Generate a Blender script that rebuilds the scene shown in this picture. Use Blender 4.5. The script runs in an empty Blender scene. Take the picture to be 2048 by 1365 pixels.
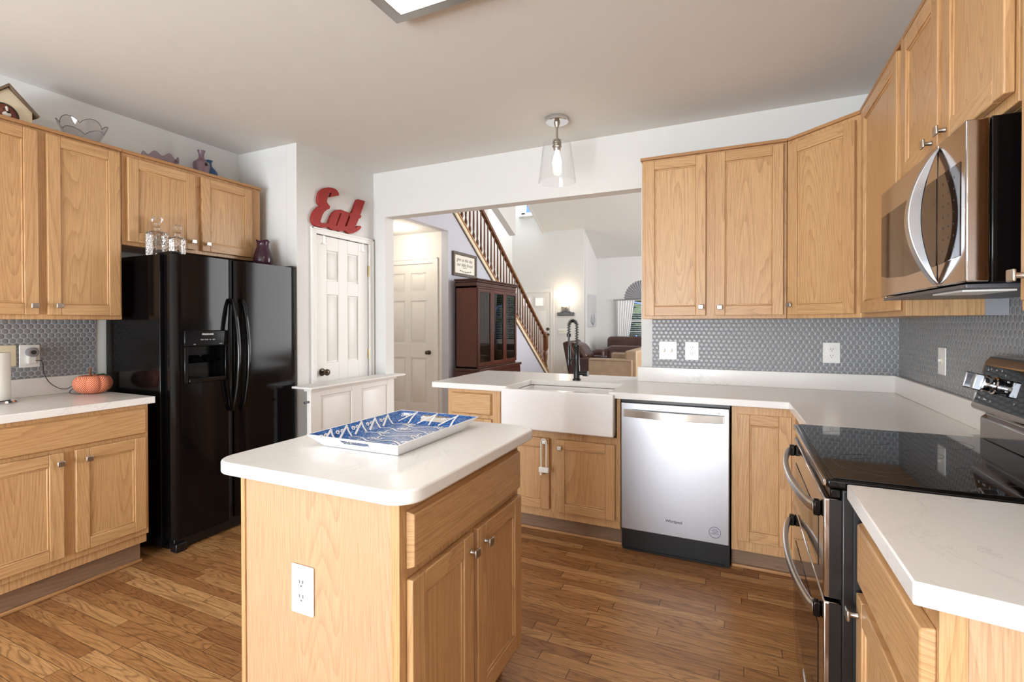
import bpy, bmesh, math, random
from mathutils import Vector, Matrix
random.seed(7)
C = bpy.context.scene
COL = C.collection
PI = math.pi

# ---------------------------------------------------------------- camera
cam_d = bpy.data.cameras.new('camera'); cam = bpy.data.objects.new('camera', cam_d); COL.objects.link(cam)
_y, _p, _r = math.radians(24.6461), math.radians(-0.4493), math.radians(-0.1002)
fw = Vector((-math.sin(_y)*math.cos(_p), math.cos(_y)*math.cos(_p), math.sin(_p)))
rt = Vector((math.cos(_y), math.sin(_y), 0)); up = rt.cross(fw)
r2 = rt*math.cos(_r)+up*math.sin(_r); u2 = -rt*math.sin(_r)+up*math.cos(_r)
cam.matrix_world = Matrix(((r2.x, u2.x, -fw.x, 0), (r2.y, u2.y, -fw.y, 0), (r2.z, u2.z, -fw.z, 1.313), (0, 0, 0, 1)))
cam_d.sensor_width = 36; cam_d.lens = 981.72/2048*36; cam_d.shift_y = -(682.5-654.56)/2048
cam_d.clip_start = 0.02; cam_d.clip_end = 200
C.camera = cam

# ---------------------------------------------------------------- world, daylight, added fills, exposure
w = bpy.data.worlds.new('sky'); C.world = w; w.use_nodes = True
bg = w.node_tree.nodes['Background']; bg.inputs[0].default_value = (0.30, 0.52, 1.0, 1); bg.inputs[1].default_value = 1.2
C.view_settings.view_transform = 'Standard'; C.view_settings.look = 'None'
C.view_settings.gamma = 1; C.view_settings.use_curve_mapping = False
C.view_settings.exposure = -0.12
C.cycles.max_bounces = 10; C.cycles.diffuse_bounces = 6; C.cycles.glossy_bounces = 5
C.cycles.transparent_max_bounces = 16; C.cycles.caustics_reflective = False; C.cycles.caustics_refractive = False
C.cycles.sample_clamp_indirect = 4.0
try: C.cycles.use_denoising = True
except Exception: pass

def area(name, loc, tgt, sx, sy, power, col=(1, 1, 1)):
    d = bpy.data.lights.new(name, 'AREA'); d.shape = 'RECTANGLE'; d.size = sx; d.size_y = sy; d.energy = power; d.color = col
    o = bpy.data.objects.new(name, d); COL.objects.link(o); o.location = loc
    o.rotation_euler = (Vector(tgt)-Vector(loc)).to_track_quat('-Z', 'Y').to_euler()
    return o
# added fill lamps, then daylight at the upper foyer window
area('fill_rear', (-1.6, -3.12, 1.2), (-1.3, 0, 1.85), 2.7, 2.2, 108, (0.88, 0.95, 1.0))  # added lamp at the unseen rear glazing, lights the kitchen from behind
area('fill_ceiling', (-1.6, -3.10, 0.75), (-0.9, 1.0, 2.9), 2.7, 1.2, 225, (0.89, 0.955, 1.0))  # added low lamp aimed upward to brighten the kitchen ceiling
area('fill_living_side', (2.45, 8.0, 2.2), (-3, 8, 1.8), 5.0, 3.0, 430, (0.97, 0.98, 1.0))  # added fill for the living room; the wall behind it has no window
area('daylight_upper_window', (-4.9, 11.5, 5.0), (-4.0, 7, 1.5), 1.0, 1.2, 60, (0.9, 0.95, 1.0))

sd = bpy.data.lights.new('sun', 'SUN'); sd.energy = 3.5; sd.angle = 0.01; sd.color = (1, 0.95, 0.88)
so_ = bpy.data.objects.new('sun', sd); COL.objects.link(so_); so_.rotation_euler = Vector((-0.35, 1.0, -1.5)).to_track_quat('-Z', 'Y').to_euler(); so_.location = (0, -10, 15)

# ---------------------------------------------------------------- materials
def srgb(r, g, b):
    f = lambda c: (c/255/12.92) if c/255 <= 0.04045 else ((c/255+0.055)/1.055)**2.4
    return (f(r), f(g), f(b), 1)
MATS = {}
class NT:
    def __init__(s, name):
        s.m = bpy.data.materials.new(name); s.m.use_nodes = True; s.t = s.m.node_tree
        s.b = s.t.nodes['Principled BSDF']; s.out = s.t.nodes['Material Output']; MATS[name] = s.m
    def n(s, typ, **kw):
        x = s.t.nodes.new(typ)
        for k, v in kw.items(): setattr(x, k, v)
        return x
    def l(s, a, b): s.t.links.new(a, b)
    def math(s, op, a, b=None, c=None):
        x = s.n('ShaderNodeMath', operation=op)
        for i, v in enumerate((a, b, c)):
            if v is None: continue
            if isinstance(v, (int, float)): x.inputs[i].default_value = v
            else: s.l(v, x.inputs[i])
        return x.outputs[0]
    def ramp(s, fac, stops, interp='LINEAR'):
        x = s.n('ShaderNodeValToRGB'); x.color_ramp.interpolation = interp
        e = x.color_ramp.elements
        while len(e) < len(stops): e.new(0.5)
        for i, (p, c) in enumerate(stops): e[i].position = p; e[i].color = c
        s.l(fac, x.inputs[0]); return x.outputs[0]
    def mix(s, fac, a, b, typ='MIX'):
        x = s.n('ShaderNodeMix', data_type='RGBA', blend_type=typ)
        for sock, v in ((x.inputs[0], fac), (x.inputs[6], a), (x.inputs[7], b)):
            if isinstance(v, (int, float)): sock.default_value = v
            elif isinstance(v, tuple): sock.default_value = v
            else: s.l(v, sock)
        return x.outputs[2]
    def coords(s, scale=(1, 1, 1), rand=True, kind='Object'):
        tc = s.n('ShaderNodeTexCoord').outputs[kind]
        if rand:
            oi = s.n('ShaderNodeObjectInfo').outputs['Random']
            cx = s.n('ShaderNodeCombineXYZ')
            s.l(s.math('MULTIPLY', oi, 17.3), cx.inputs[0]); s.l(s.math('MULTIPLY', oi, 9.1), cx.inputs[1]); s.l(s.math('MULTIPLY', oi, 23.7), cx.inputs[2])
            v = s.n('ShaderNodeVectorMath', operation='ADD'); s.l(tc, v.inputs[0]); s.l(cx.outputs[0], v.inputs[1]); tc = v.outputs[0]
        mp = s.n('ShaderNodeMapping'); mp.inputs['Scale'].default_value = scale; s.l(tc, mp.inputs['Vector'])
        return mp.outputs[0]
    def noise(s, vec, scale, detail=2, rough=0.5, dist=0.0):
        x = s.n('ShaderNodeTexNoise'); x.inputs['Scale'].default_value = scale; x.inputs['Detail'].default_value = detail
        x.inputs['Roughness'].default_value = rough; x.inputs['Distortion'].default_value = dist
        s.l(vec, x.inputs['Vector']); return x.outputs['Fac']
    def bump(s, h, strength=0.1, dist=0.002):
        x = s.n('ShaderNodeBump'); x.inputs['Strength'].default_value = strength; x.inputs['Distance'].default_value = dist
        s.l(h, x.inputs['Height']); s.l(x.outputs[0], s.b.inputs['Normal'])
    def setp(s, **kw):
        for k, v in kw.items(): s.b.inputs[k.replace('_', ' ')].default_value = v
        return s
def plain(name, col, rough=0.5, metal=0.0, var=0.0, spec=0.5, **kw):
    t = NT(name); t.setp(Roughness=rough, Metallic=metal)
    t.b.inputs['Specular IOR Level'].default_value = spec
    v = max(var, 0.004)
    n = t.noise(t.coords((1, 1, 1)), 9, 3)
    hi = tuple(min(1, c*(1+v)) for c in col[:3])+(1,); lo = tuple(c*(1-v) for c in col[:3])+(1,)
    t.l(t.ramp(n, [(0.3, lo), (0.7, hi)]), t.b.inputs['Base Color'])
    for k, val in kw.items(): t.b.inputs[k.replace('_', ' ')].default_value = val
    return t
def wood(name, light, mid, dark, vertical=True, rings=13, rough=0.38, sc=1.0, contrast=0.55):
    t = NT(name); t.setp(Roughness=rough)
    a = (1, 1, 0.075) if vertical else (0.075, 0.075, 1)
    v = t.coords(a)
    n1 = t.noise(v, 3.6*sc, 1.0, 0.4, 0.15)
    wob = t.noise(v, 26, 2, 0.6)
    ph = t.math('ADD', t.math('MULTIPLY', n1, rings*5.4), t.math('MULTIPLY', wob, 0.9))
    fr = t.math('FRACT', ph)                      # sharp dark edge fading back: growth rings
    ring = t.math('POWER', fr, 3.0)
    b = (1, 1, 0.022) if vertical else (0.022, 0.022, 1)
    pores = t.noise(t.coords(b), 330, 3, 0.75)
    broad = t.noise(t.coords(a), 2.0, 2)
    base = t.ramp(broad, [(0.3, mid), (0.72, light)])
    pr = t.ramp(pores, [(0.42, (0, 0, 0, 1)), (0.66, (1, 1, 1, 1))])
    rm = t.math('MULTIPLY', ring, t.math('ADD', 0.55, t.math('MULTIPLY', pr, 0.45)))
    col = t.mix(t.math('MULTIPLY', rm, contrast), base, dark)
    col = t.mix(t.math('MULTIPLY', pr, 0.40), col, dark)
    t.l(col, t.b.inputs['Base Color'])
    t.bump(pores, 0.06, 0.001)
    return t
OL, OM, OD = srgb(208, 168, 120), srgb(194, 150, 102), srgb(138, 94, 56)
wood('oak_vertical', OL, OM, OD, True)
wood('oak_horizontal', OL, OM, OD, False)
wood('oak_veneer', srgb(202, 166, 130), srgb(190, 152, 116), srgb(146, 106, 76), True, 16, 0.45, 1.0, 0.45)
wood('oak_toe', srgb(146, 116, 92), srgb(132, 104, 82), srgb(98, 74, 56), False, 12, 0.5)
wood('oak_moulding', srgb(190, 142, 96), srgb(174, 128, 82), srgb(126, 86, 52), False, 12, 0.4)
wood('mahogany_vertical', srgb(84, 36, 18), srgb(66, 26, 14), srgb(36, 14, 8), True, 7, 0.28)
wood('mahogany_horizontal', srgb(68, 30, 20), srgb(52, 22, 16), srgb(30, 12, 8), False, 7, 0.28)
wood('stair_oak', srgb(122, 76, 42), srgb(102, 60, 32), srgb(64, 36, 20), True, 9, 0.33)
wood('grey_barnwood', srgb(118, 108, 98), srgb(94, 84, 76), srgb(60, 52, 46), False, 9, 0.7)

def floor_mat():
    t = NT('oak_floor'); t.setp(Roughness=0.3)
    sep = t.n('ShaderNodeSeparateXYZ'); t.l(t.n('ShaderNodeTexCoord').outputs['Object'], sep.inputs[0])
    W = 0.0572
    yv = t.math('DIVIDE', sep.outputs[1], W); row = t.math('FLOOR', yv)
    wn = t.n('ShaderNodeTexWhiteNoise', noise_dimensions='1D'); t.l(row, wn.inputs['W'])
    xo = t.math('ADD', t.math('DIVIDE', sep.outputs[0], 0.74), t.math('MULTIPLY', wn.outputs['Value'], 7.31))
    colm = t.math('FLOOR', xo)
    cc = t.n('ShaderNodeCombineXYZ'); t.l(row, cc.inputs[0]); t.l(colm, cc.inputs[1])
    w2 = t.n('ShaderNodeTexWhiteNoise', noise_dimensions='2D'); t.l(cc.outputs[0], w2.inputs['Vector'])
    rnd = w2.outputs['Value']
    # seams
    fy = t.math('PINGPONG', yv, 0.5); fx = t.math('PINGPONG', xo, 0.5)
    sy = t.math('LESS_THAN', fy, 0.014); sx = t.math('LESS_THAN', fx, 0.0016)
    seam = t.math('MAXIMUM', sy, sx)
    gv = t.n('ShaderNodeCombineXYZ')
    t.l(t.math('ADD', t.math('MULTIPLY', sep.outputs[0], 0.11), t.math('MULTIPLY', rnd, 37)), gv.inputs[0])
    t.l(t.math('ADD', sep.outputs[1], t.math('MULTIPLY', rnd, 13)), gv.inputs[1]); t.l(t.math('MULTIPLY', rnd, 5), gv.inputs[2])
    n1 = t.noise(gv.outputs[0], 11, 2, 0.5, 0.6)
    ring = t.math('POWER', t.math('PINGPONG', t.math('MULTIPLY', n1, 34), 1.0), 3.0)
    pv = t.n('ShaderNodeCombineXYZ'); t.l(t.math('MULTIPLY', sep.outputs[0], 0.03), pv.inputs[0]); t.l(sep.outputs[1], pv.inputs[1]); t.l(rnd, pv.inputs[2])
    pores = t.noise(pv.outputs[0], 420, 2, 0.6)
    base = t.ramp(rnd, [(0.0, srgb(154, 106, 64)), (0.35, srgb(170, 122, 76)), (0.75, srgb(184, 136, 86)), (1.0, srgb(202, 156, 104))])
    col = t.mix(t.math('MULTIPLY', ring, 0.56), base, srgb(78, 46, 24))
    col = t.mix(t.math('MULTIPLY', t.ramp(pores, [(0.45, (0, 0, 0, 1)), (0.7, (1, 1, 1, 1))]), 0.45), col, srgb(92, 52, 26))
    col = t.mix(seam, col, srgb(40, 22, 12))
    t.l(col, t.b.inputs['Base Color'])
    t.l(t.math('ADD', 0.24, t.math('MULTIPLY', pores, 0.2)), t.b.inputs['Roughness'])
    t.bump(t.math('SUBTRACT', 1.0, seam), 0.25, 0.001)
floor_mat()

def tile_mat():
    t = NT('penny_tile'); t.setp(Roughness=0.3)
    sep = t.n('ShaderNodeSeparateXYZ'); t.l(t.n('ShaderNodeTexCoord').outputs['Object'], sep.inputs[0])
    a = 0.030; h = a*math.sqrt(3)
    u = t.math('ADD', sep.outputs[0], sep.outputs[1]); z = sep.outputs[2]
    def cell(du, dz):
        mu = t.math('SUBTRACT', t.math('FLOORED_MODULO', t.math('ADD', u, du+50*a), a), a/2)
        mz = t.math('SUBTRACT', t.math('FLOORED_MODULO', t.math('ADD', z, dz+20*h), h), h/2)
        return t.math('SQRT', t.math('ADD', t.math('MULTIPLY', mu, mu), t.math('MULTIPLY', mz, mz)))
    d = t.math('MINIMUM', cell(0, 0), cell(a/2, h/2))
    dn = t.math('DIVIDE', d, a/2)
    col = t.ramp(dn, [(0.0, srgb(134, 136, 139)), (0.80, srgb(134, 136, 139)), (0.93, srgb(166, 167, 168)), (1.0, srgb(166, 167, 168))])
    t.l(col, t.b.inputs['Base Color'])
    hgt = t.math('SUBTRACT', 1.0, t.math('POWER', t.math('MINIMUM', dn, 1.0), 5.0))
    t.bump(hgt, 0.55, 0.004)
    t.l(t.ramp(dn, [(0.85, (0.26, 0.26, 0.26, 1)), (1.0, (0.7, 0.7, 0.7, 1))]), t.b.inputs['Roughness'])
tile_mat()

def quartz():
    t = NT('white_quartz'); t.setp(Roughness=0.22)
    v = t.coords((1, 1, 1), False)
    n = t.noise(v, 2.3, 6, 0.62, 1.2)
    vein = t.math('ABSOLUTE', t.math('SUBTRACT', n, 0.5))
    m2 = t.noise(v, 1.1, 2)
    vm = t.math('MULTIPLY', t.ramp(vein, [(0.0, (1, 1, 1, 1)), (0.012, (0, 0, 0, 1))]), t.ramp(m2, [(0.52, (0, 0, 0, 1)), (0.66, (1, 1, 1, 1))]))
    c = t.mix(t.math('MULTIPLY', vm, 0.35), srgb(234, 231, 227), srgb(176, 172, 168))
    t.l(t.mix(t.math('MULTIPLY', t.noise(v, 60, 3), 0.08), c, srgb(205, 202, 198)), t.b.inputs['Base Color'])
quartz()

def steel(name, col, rough, aniso_v=True, streak=0.06):
    t = NT(name); t.setp(Metallic=1.0, Roughness=rough)
    s = (1, 1, 0.01) if aniso_v else (0.01, 0.01, 1)
    n = t.noise(t.coords(s), 260, 2)
    t.l(t.ramp(n, [(0.3, tuple(c*(1-streak) for c in col[:3])+(1,)), (0.7, col)]), t.b.inputs['Base Color'])
    t.l(t.math('ADD', rough-0.005, t.math('MULTIPLY', n, 0.01)), t.b.inputs['Roughness'])
steel('brushed_steel', srgb(186, 187, 191), 0.30, True, 0.03)
steel('brushed_nickel', srgb(190, 184, 176), 0.3, False)
steel('polished_steel', srgb(178, 170, 165), 0.1, False, 0.03)
steel('chrome', srgb(225, 225, 228), 0.08, False, 0.02)
steel('fixture_steel', srgb(176, 172, 168), 0.35, False)
steel('dark_bronze', srgb(96, 86, 76), 0.28, False)

WALL = srgb(220, 220, 217)
plain('wall_white', WALL, 0.75, spec=0.25, var=0.008)
plain('wall_lilac', srgb(186, 187, 196), 0.75, spec=0.25, var=0.008)
plain('ceiling_white', srgb(218, 217, 213), 0.85, spec=0.2, var=0.008)
plain('door_white', srgb(228, 226, 221), 0.4, var=0.008)
plain('trim_white', srgb(230, 228, 224), 0.4, var=0.008)
plain('black_gloss', srgb(12, 10, 10), 0.11, spec=0.22)
plain('black_satin', srgb(16, 16, 18), 0.3)
plain('black_matte', srgb(14, 14, 15), 0.55)
plain('cooktop_glass', srgb(8, 8, 10), 0.04, spec=0.7)
plain('dark_mirror_glass', srgb(46, 34, 28), 0.05, metal=0.55)
plain('ring_grey', srgb(58, 56, 56), 0.2)
plain('fireclay', srgb(240, 239, 238), 0.12, var=0.004)
plain('plastic_white', srgb(238, 237, 233), 0.3, var=0.004)
plain('plastic_cream', srgb(222, 210, 178), 0.4)
plain('slot_dark', srgb(40, 38, 36), 0.5)
plain('red_paint', srgb(156, 42, 36), 0.7, var=0.02)
plain('mauve_glaze', srgb(124, 100, 112), 0.3, var=0.12)
plain('blue_glaze', srgb(40, 84, 128), 0.3, var=0.2)
plain('purple_glaze', srgb(62, 34, 48), 0.12, var=0.2)
plain('tray_white', srgb(238, 240, 243), 0.25, var=0.004)
plain('paper_white', srgb(226, 222, 214), 0.85, var=0.02)
plain('text_dark', srgb(50, 50, 54), 0.6)
plain('text_light', srgb(205, 205, 205), 0.4)
plain('text_blue', srgb(70, 70, 120), 0.6)
plain('sign_paper', srgb(226, 220, 206), 0.8)
plain('brown_leather', srgb(66, 42, 34), 0.3, var=0.25)
plain('tan_leather', srgb(164, 140, 112), 0.4, var=0.12)
plain('pewter', srgb(96, 98, 104), 0.4, metal=0.6, var=0.2)
plain('curtain_white', srgb(240, 240, 240), 0.9, var=0.01)
plain('blind_white', srgb(236, 236, 234), 0.6, var=0.01)
plain('arch_shade_grey', srgb(150, 150, 154), 0.8, var=0.03)
plain('dog_cream', srgb(214, 200, 172), 0.7, var=0.06)
plain('dog_brown', srgb(112, 50, 34), 0.5, var=0.2)
plain('dog_white', srgb(230, 224, 214), 0.5)
plain('roof_brown', srgb(110, 92, 74), 0.7, var=0.2)
plain('leaf_green', srgb(40, 84, 54), 0.7, var=0.2)
plain('stem_brown', srgb(110, 70, 40), 0.8, var=0.2)
plain('table_dark', srgb(54, 54, 58), 0.2)
plain('carpet_beige', srgb(170, 150, 128), 0.95, var=0.06)
plain('brass', srgb(176, 150, 100), 0.3, metal=1.0)
plain('display_blue', srgb(30, 32, 60), 0.1)
plain('canvas_print', srgb(200, 201, 202), 0.8, var=0.02)

def hedge_mat():
    t = NT('hedge_leaves'); t.setp(Roughness=0.7)
    n = t.noise(t.coords((1, 1, 1)), 14, 5, 0.7)
    t.l(t.ramp(n, [(0.35, srgb(84, 112, 66)), (0.55, srgb(150, 168, 110)), (0.72, srgb(214, 206, 168))]), t.b.inputs['Base Color'])
hedge_mat()

def gingham():
    t = NT('orange_gingham'); t.setp(Roughness=0.9)
    u = t.n('ShaderNodeSeparateXYZ'); t.l(t.n('ShaderNodeTexCoord').outputs['Object'], u.inputs[0])
    ang = t.math('MULTIPLY', t.math('ARCTAN2', u.outputs[1], u.outputs[0]), 0.085)
    a = t.math('GREATER_THAN', t.math('SINE', t.math('MULTIPLY', t.math('ADD', ang, u.outputs[2]), 620)), 0)
    b = t.math('GREATER_THAN', t.math('SINE', t.math('MULTIPLY', t.math('SUBTRACT', ang, u.outputs[2]), 620)), 0)
    c = t.math('MULTIPLY', t.math('ADD', a, b), 0.5)
    t.l(t.ramp(c, [(0.0, srgb(236, 206, 178)), (0.5, srgb(206, 96, 48)), (1.0, srgb(178, 54, 18))]), t.b.inputs['Base Color'])
gingham()

def tray_pat():
    t = NT('tray_blue'); t.setp(Roughness=0.14)
    v = t.coords((1, 1, 1), False)
    n = t.noise(v, 130, 3, 0.6)
    vo = t.n('ShaderNodeTexVoronoi'); vo.feature = 'F1'; vo.inputs['Scale'].default_value = 22; t.l(v, vo.inputs['Vector'])
    rr = t.math('PINGPONG', t.math('MULTIPLY', vo.outputs['Distance'], 9), 1.0)
    c = t.ramp(n, [(0.38, srgb(22, 60, 128)), (0.5, srgb(44, 104, 176)), (0.66, srgb(98, 146, 206))])
    c = t.mix(t.math('MULTIPLY', t.math('GREATER_THAN', rr, 0.8), 0.6), c, srgb(24, 48, 104))
    t.l(c, t.b.inputs['Base Color'])
tray_pat()

def emit(name, col, s):
    t = NT(name); t.b.inputs['Emission Color'].default_value = col; t.b.inputs['Emission Strength'].default_value = s
    t.b.inputs['Base Color'].default_value = col
emit('diffuser_glow', (1.0, 0.985, 0.97, 1), 5)
emit('bulb_glow', (1.0, 0.9, 0.75, 1), 18)
emit('sconce_glow', (1.0, 0.86, 0.66, 1), 8)
emit('downlight_glow', (1.0, 0.88, 0.7, 1), 5)
emit('door_lite_glow', (0.95, 0.86, 0.84, 1), 0.4)

def glass(name, tint=(1, 1, 1, 1), ior=1.45, rough=0.0, base=0.0):
    t = NT(name); t.t.nodes.remove(t.b)
    lw = t.n('ShaderNodeLayerWeight'); lw.inputs['Blend'].default_value = 0.5
    f0 = ((ior-1)/(ior+1))**2
    fr = t.math('ADD', f0, t.math('MULTIPLY', t.math('POWER', lw.outputs['Facing'], 4.0), 0.6))
    tr = t.n('ShaderNodeBsdfTransparent'); tr.inputs[0].default_value = tint
    gl = t.n('ShaderNodeBsdfGlossy'); gl.inputs['Roughness'].default_value = rough
    mx = t.n('ShaderNodeMixShader'); f = t.math('MINIMUM', t.math('ADD', fr, base), 1.0)
    t.l(f, mx.inputs[0]); t.l(tr.outputs[0], mx.inputs[1]); t.l(gl.outputs[0], mx.inputs[2]); t.l(mx.outputs[0], t.out.inputs[0])
glass('clear_glass', (0.985, 0.985, 0.985, 1), 1.35)
glass('window_glass', (0.98, 0.99, 1, 1), 1.4)
glass('cabinet_glass', (0.35, 0.35, 0.36, 1), 1.5, 0.0, 0.03)
def crystal():
    t = NT('cut_crystal'); t.setp(Roughness=0.03, IOR=1.3); t.b.inputs['Transmission Weight'].default_value = 1.0
    t.b.inputs['Base Color'].default_value = (0.97, 0.97, 0.97, 1)
    v = t.coords((1, 1, 1), False)
    vo = t.n('ShaderNodeTexVoronoi'); vo.inputs['Scale'].default_value = 90; t.l(v, vo.inputs['Vector'])
    t.bump(vo.outputs['Distance'], 0.5, 0.004)
crystal()
glass('bowl_glass', (0.93, 0.93, 0.94, 1), 1.45, 0.0, 0.0)
glass('lavender_glass', (0.80, 0.74, 0.80, 1), 1.5, 0.03, 0.03)

# ---------------------------------------------------------------- mesh helpers
class Frame:
    def __init__(s, o, U, N): s.o = Vector(o); s.U = Vector(U).normalized(); s.N = Vector(N).normalized()
    def p(s, u, z, n): return s.o+s.U*u+s.N*n+Vector((0, 0, z))
def FY(y): return Frame((0, y, 0), (1, 0, 0), (0, -1, 0))        # faces the camera side (-Y)
def FXP(x): return Frame((x, 0, 0), (0, 1, 0), (1, 0, 0))       # faces +X
def FXN(x): return Frame((x, 0, 0), (0, 1, 0), (-1, 0, 0))      # faces -X
ORG = {}
class MB:
    def __init__(s): s.v = []; s.f = []; s.m = []; s.uv = None
    def add(s, vs, fs, m=0):
        b = len(s.v); s.v += [Vector(v) for v in vs]; s.f += [[i+b for i in f] for f in fs]; s.m += [m]*len(fs); return s
    def hexa(s, c, m=0):
        return s.add(c, [(0, 1, 2, 3), (4, 7, 6, 5), (0, 4, 5, 1), (1, 5, 6, 2), (2, 6, 7, 3), (3, 7, 4, 0)], m)
    def box(s, x0, x1, y0, y1, z0, z1, m=0):
        return s.hexa([(x0, y0, z0), (x1, y0, z0), (x1, y1, z0), (x0, y1, z0), (x0, y0, z1), (x1, y0, z1), (x1, y1, z1), (x0, y1, z1)], m)
    def fb(s, F, u0, u1, z0, z1, n0, n1, m=0):
        return s.hexa([F.p(u0, z0, n0), F.p(u1, z0, n0), F.p(u1, z0, n1), F.p(u0, z0, n1), F.p(u0, z1, n0), F.p(u1, z1, n0), F.p(u1, z1, n1), F.p(u0, z1, n1)], m)
    def frus(s, F, u0, u1, z0, z1, n0, n1, ins, m=0):   # raised panel with sloping sides
        return s.hexa([F.p(u0, z0, n0), F.p(u1, z0, n0), F.p(u1-ins, z0+ins, n1), F.p(u0+ins, z0+ins, n1),
                       F.p(u0, z1, n0), F.p(u1, z1, n0), F.p(u1-ins, z1-ins, n1), F.p(u0+ins, z1-ins, n1)], m)
    def prism(s, a, b, m=0):  # two matching outlines
        n = len(a)
        s.add(list(a)+list(b), [list(range(n))[::-1], list(range(n, 2*n))]+[(i, (i+1) % n, n+(i+1) % n, n+i) for i in range(n)], m); return s
    def zprism(s, pts, z0, z1, m=0): return s.prism([(x, y, z0) for x, y in pts], [(x, y, z1) for x, y in pts], m)
    def fprism(s, F, pts, n0, n1, m=0): return s.prism([F.p(u, z, n0) for u, z in pts], [F.p(u, z, n1) for u, z in pts], m)
    def lathe(s, c, prof, seg=32, ax=(0, 0, 1), m=0, sx=1, sy=1, close=False, fn=None):
        ax = Vector(ax).normalized(); q = Vector((0, 0, 1)).rotation_difference(ax); c = Vector(c)
        vs = []
        for k, (r, z) in enumerate(prof):
            for i in range(seg):
                t = 2*PI*i/seg; p = Vector((r*math.cos(t)*sx, r*math.sin(t)*sy, z))
                if fn: p = fn(p, t, k)
                vs.append(c+q @ p)
        fs = []; K = len(prof)
        for k in range(K-1 if not close else K):
            k2 = (k+1) % K
            for i in range(seg): j = (i+1) % seg; fs.append((k*seg+i, k*seg+j, k2*seg+j, k2*seg+i))
        if not close:
            if prof[0][0] > 1e-6: fs.append(tuple(range(seg))[::-1])
            if prof[-1][0] > 1e-6: fs.append(tuple((K-1)*seg+i for i in range(seg)))
        return s.add(vs, fs, m)
    def tube(s, path, r, seg=10, m=0, caps=True, flat=None):
        path = [Vector(p) for p in path]; n = len(path); vs = []
        up0 = Vector((0, 0, 1)); prev = None
        for i, p in enumerate(path):
            d = (path[min(i+1, n-1)]-path[max(i-1, 0)]).normalized()
            if prev is None:
                a = d.cross(up0);
                if a.length < 1e-3: a = d.cross(Vector((1, 0, 0)))
                a.normalize()
            else:
                a = (prev-d*prev.dot(d)).normalized()
            prev = a; b = d.cross(a)
            ri = r[i] if isinstance(r, (list, tuple)) else r
            for k in range(seg):
                t = 2*PI*k/seg; vs.append(p+(a*math.cos(t)+b*math.sin(t)*(flat or 1))*ri)
        fs = []
        for i in range(n-1):
            for k in range(seg): j = (k+1) % seg; fs.append((i*seg+k, i*seg+j, (i+1)*seg+j, (i+1)*seg+k))
        if caps: fs += [tuple(range(seg))[::-1], tuple((n-1)*seg+k for k in range(seg))]
        return s.add(vs, fs, m)
    def ball(s, c, rx, ry=None, rz=None, seg=20, m=0):
        ry = ry or rx; rz = rz or rx
        K = seg//2; prof = [(math.sin(PI*k/K), -math.cos(PI*k/K)) for k in range(K+1)]
        prof[0] = (1e-4, -1); prof[-1] = (1e-4, 1); b = len(s.v)
        s.lathe((0, 0, 0), prof, seg, m=m)
        for i in range(b, len(s.v)): v = s.v[i]; s.v[i] = Vector((v.x*rx, v.y*ry, v.z*rz))+Vector(c)
        return s
    def build(s, name, mats, parent=None, bevel=0, smooth=True, seg=2, origin=None):
        if isinstance(mats, str): mats = [mats]
        org = ORG[parent.name] if parent is not None else Vector(origin or (0, 0, 0))
        me = bpy.data.meshes.new(name); me.from_pydata([v-org for v in s.v], [], s.f)
        for x in mats: me.materials.append(MATS[x])
        for p, mi in zip(me.polygons, s.m): p.material_index = mi
        if s.uv:
            ul = me.uv_layers.new(name='uv')
            for lp in me.loops: ul.data[lp.index].uv = s.uv[lp.vertex_index]
        bm = bmesh.new(); bm.from_mesh(me); bmesh.ops.recalc_face_normals(bm, faces=bm.faces); bm.to_mesh(me); bm.free()
        if smooth:
            for p in me.polygons: p.use_smooth = True
            me.set_sharp_from_angle(angle=math.radians(38))
        o = bpy.data.objects.new(name, me); COL.objects.link(o)
        if parent is not None: o.parent = parent
        else: o.location = org
        ORG[o.name] = org
        if bevel:
            md = o.modifiers.new('edge', 'BEVEL'); md.width = bevel; md.segments = seg; md.limit_method = 'ANGLE'; md.angle_limit = math.radians(40)
        return o
def tag(o, label, cat, group=None):
    o['label'] = label; o['category'] = cat
    if group: o['group'] = group
    return o
def thing(name, loc, label, cat, group=None):
    o = bpy.data.objects.new(name, None); COL.objects.link(o); o.location = loc; o.empty_display_size = 0.05
    ORG[o.name] = Vector(loc); return tag(o, label, cat, group)
def struct(mb, name, mat, **kw):
    o = mb.build(name, mat, **kw); o['kind'] = 'structure'; return o
def curve_mesh(name, splines, F, n0, n1, mat, parent=None, res=1):
    """filled outline (with holes) in the plane of F, given real thickness; returns a mesh object"""
    cu = bpy.data.curves.new(name, 'CURVE'); cu.dimensions = '2D'; cu.fill_mode = 'BOTH'; cu.extrude = abs(n1-n0)/2
    for pts in splines:
        sp = cu.splines.new('POLY'); sp.points.add(len(pts)-1)
        for i, (a, b) in enumerate(pts): sp.points[i].co = (a, b, 0, 1)
        sp.use_cyclic_u = True
    return _cv(cu, name, F, (n0+n1)/2, mat, parent)
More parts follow.
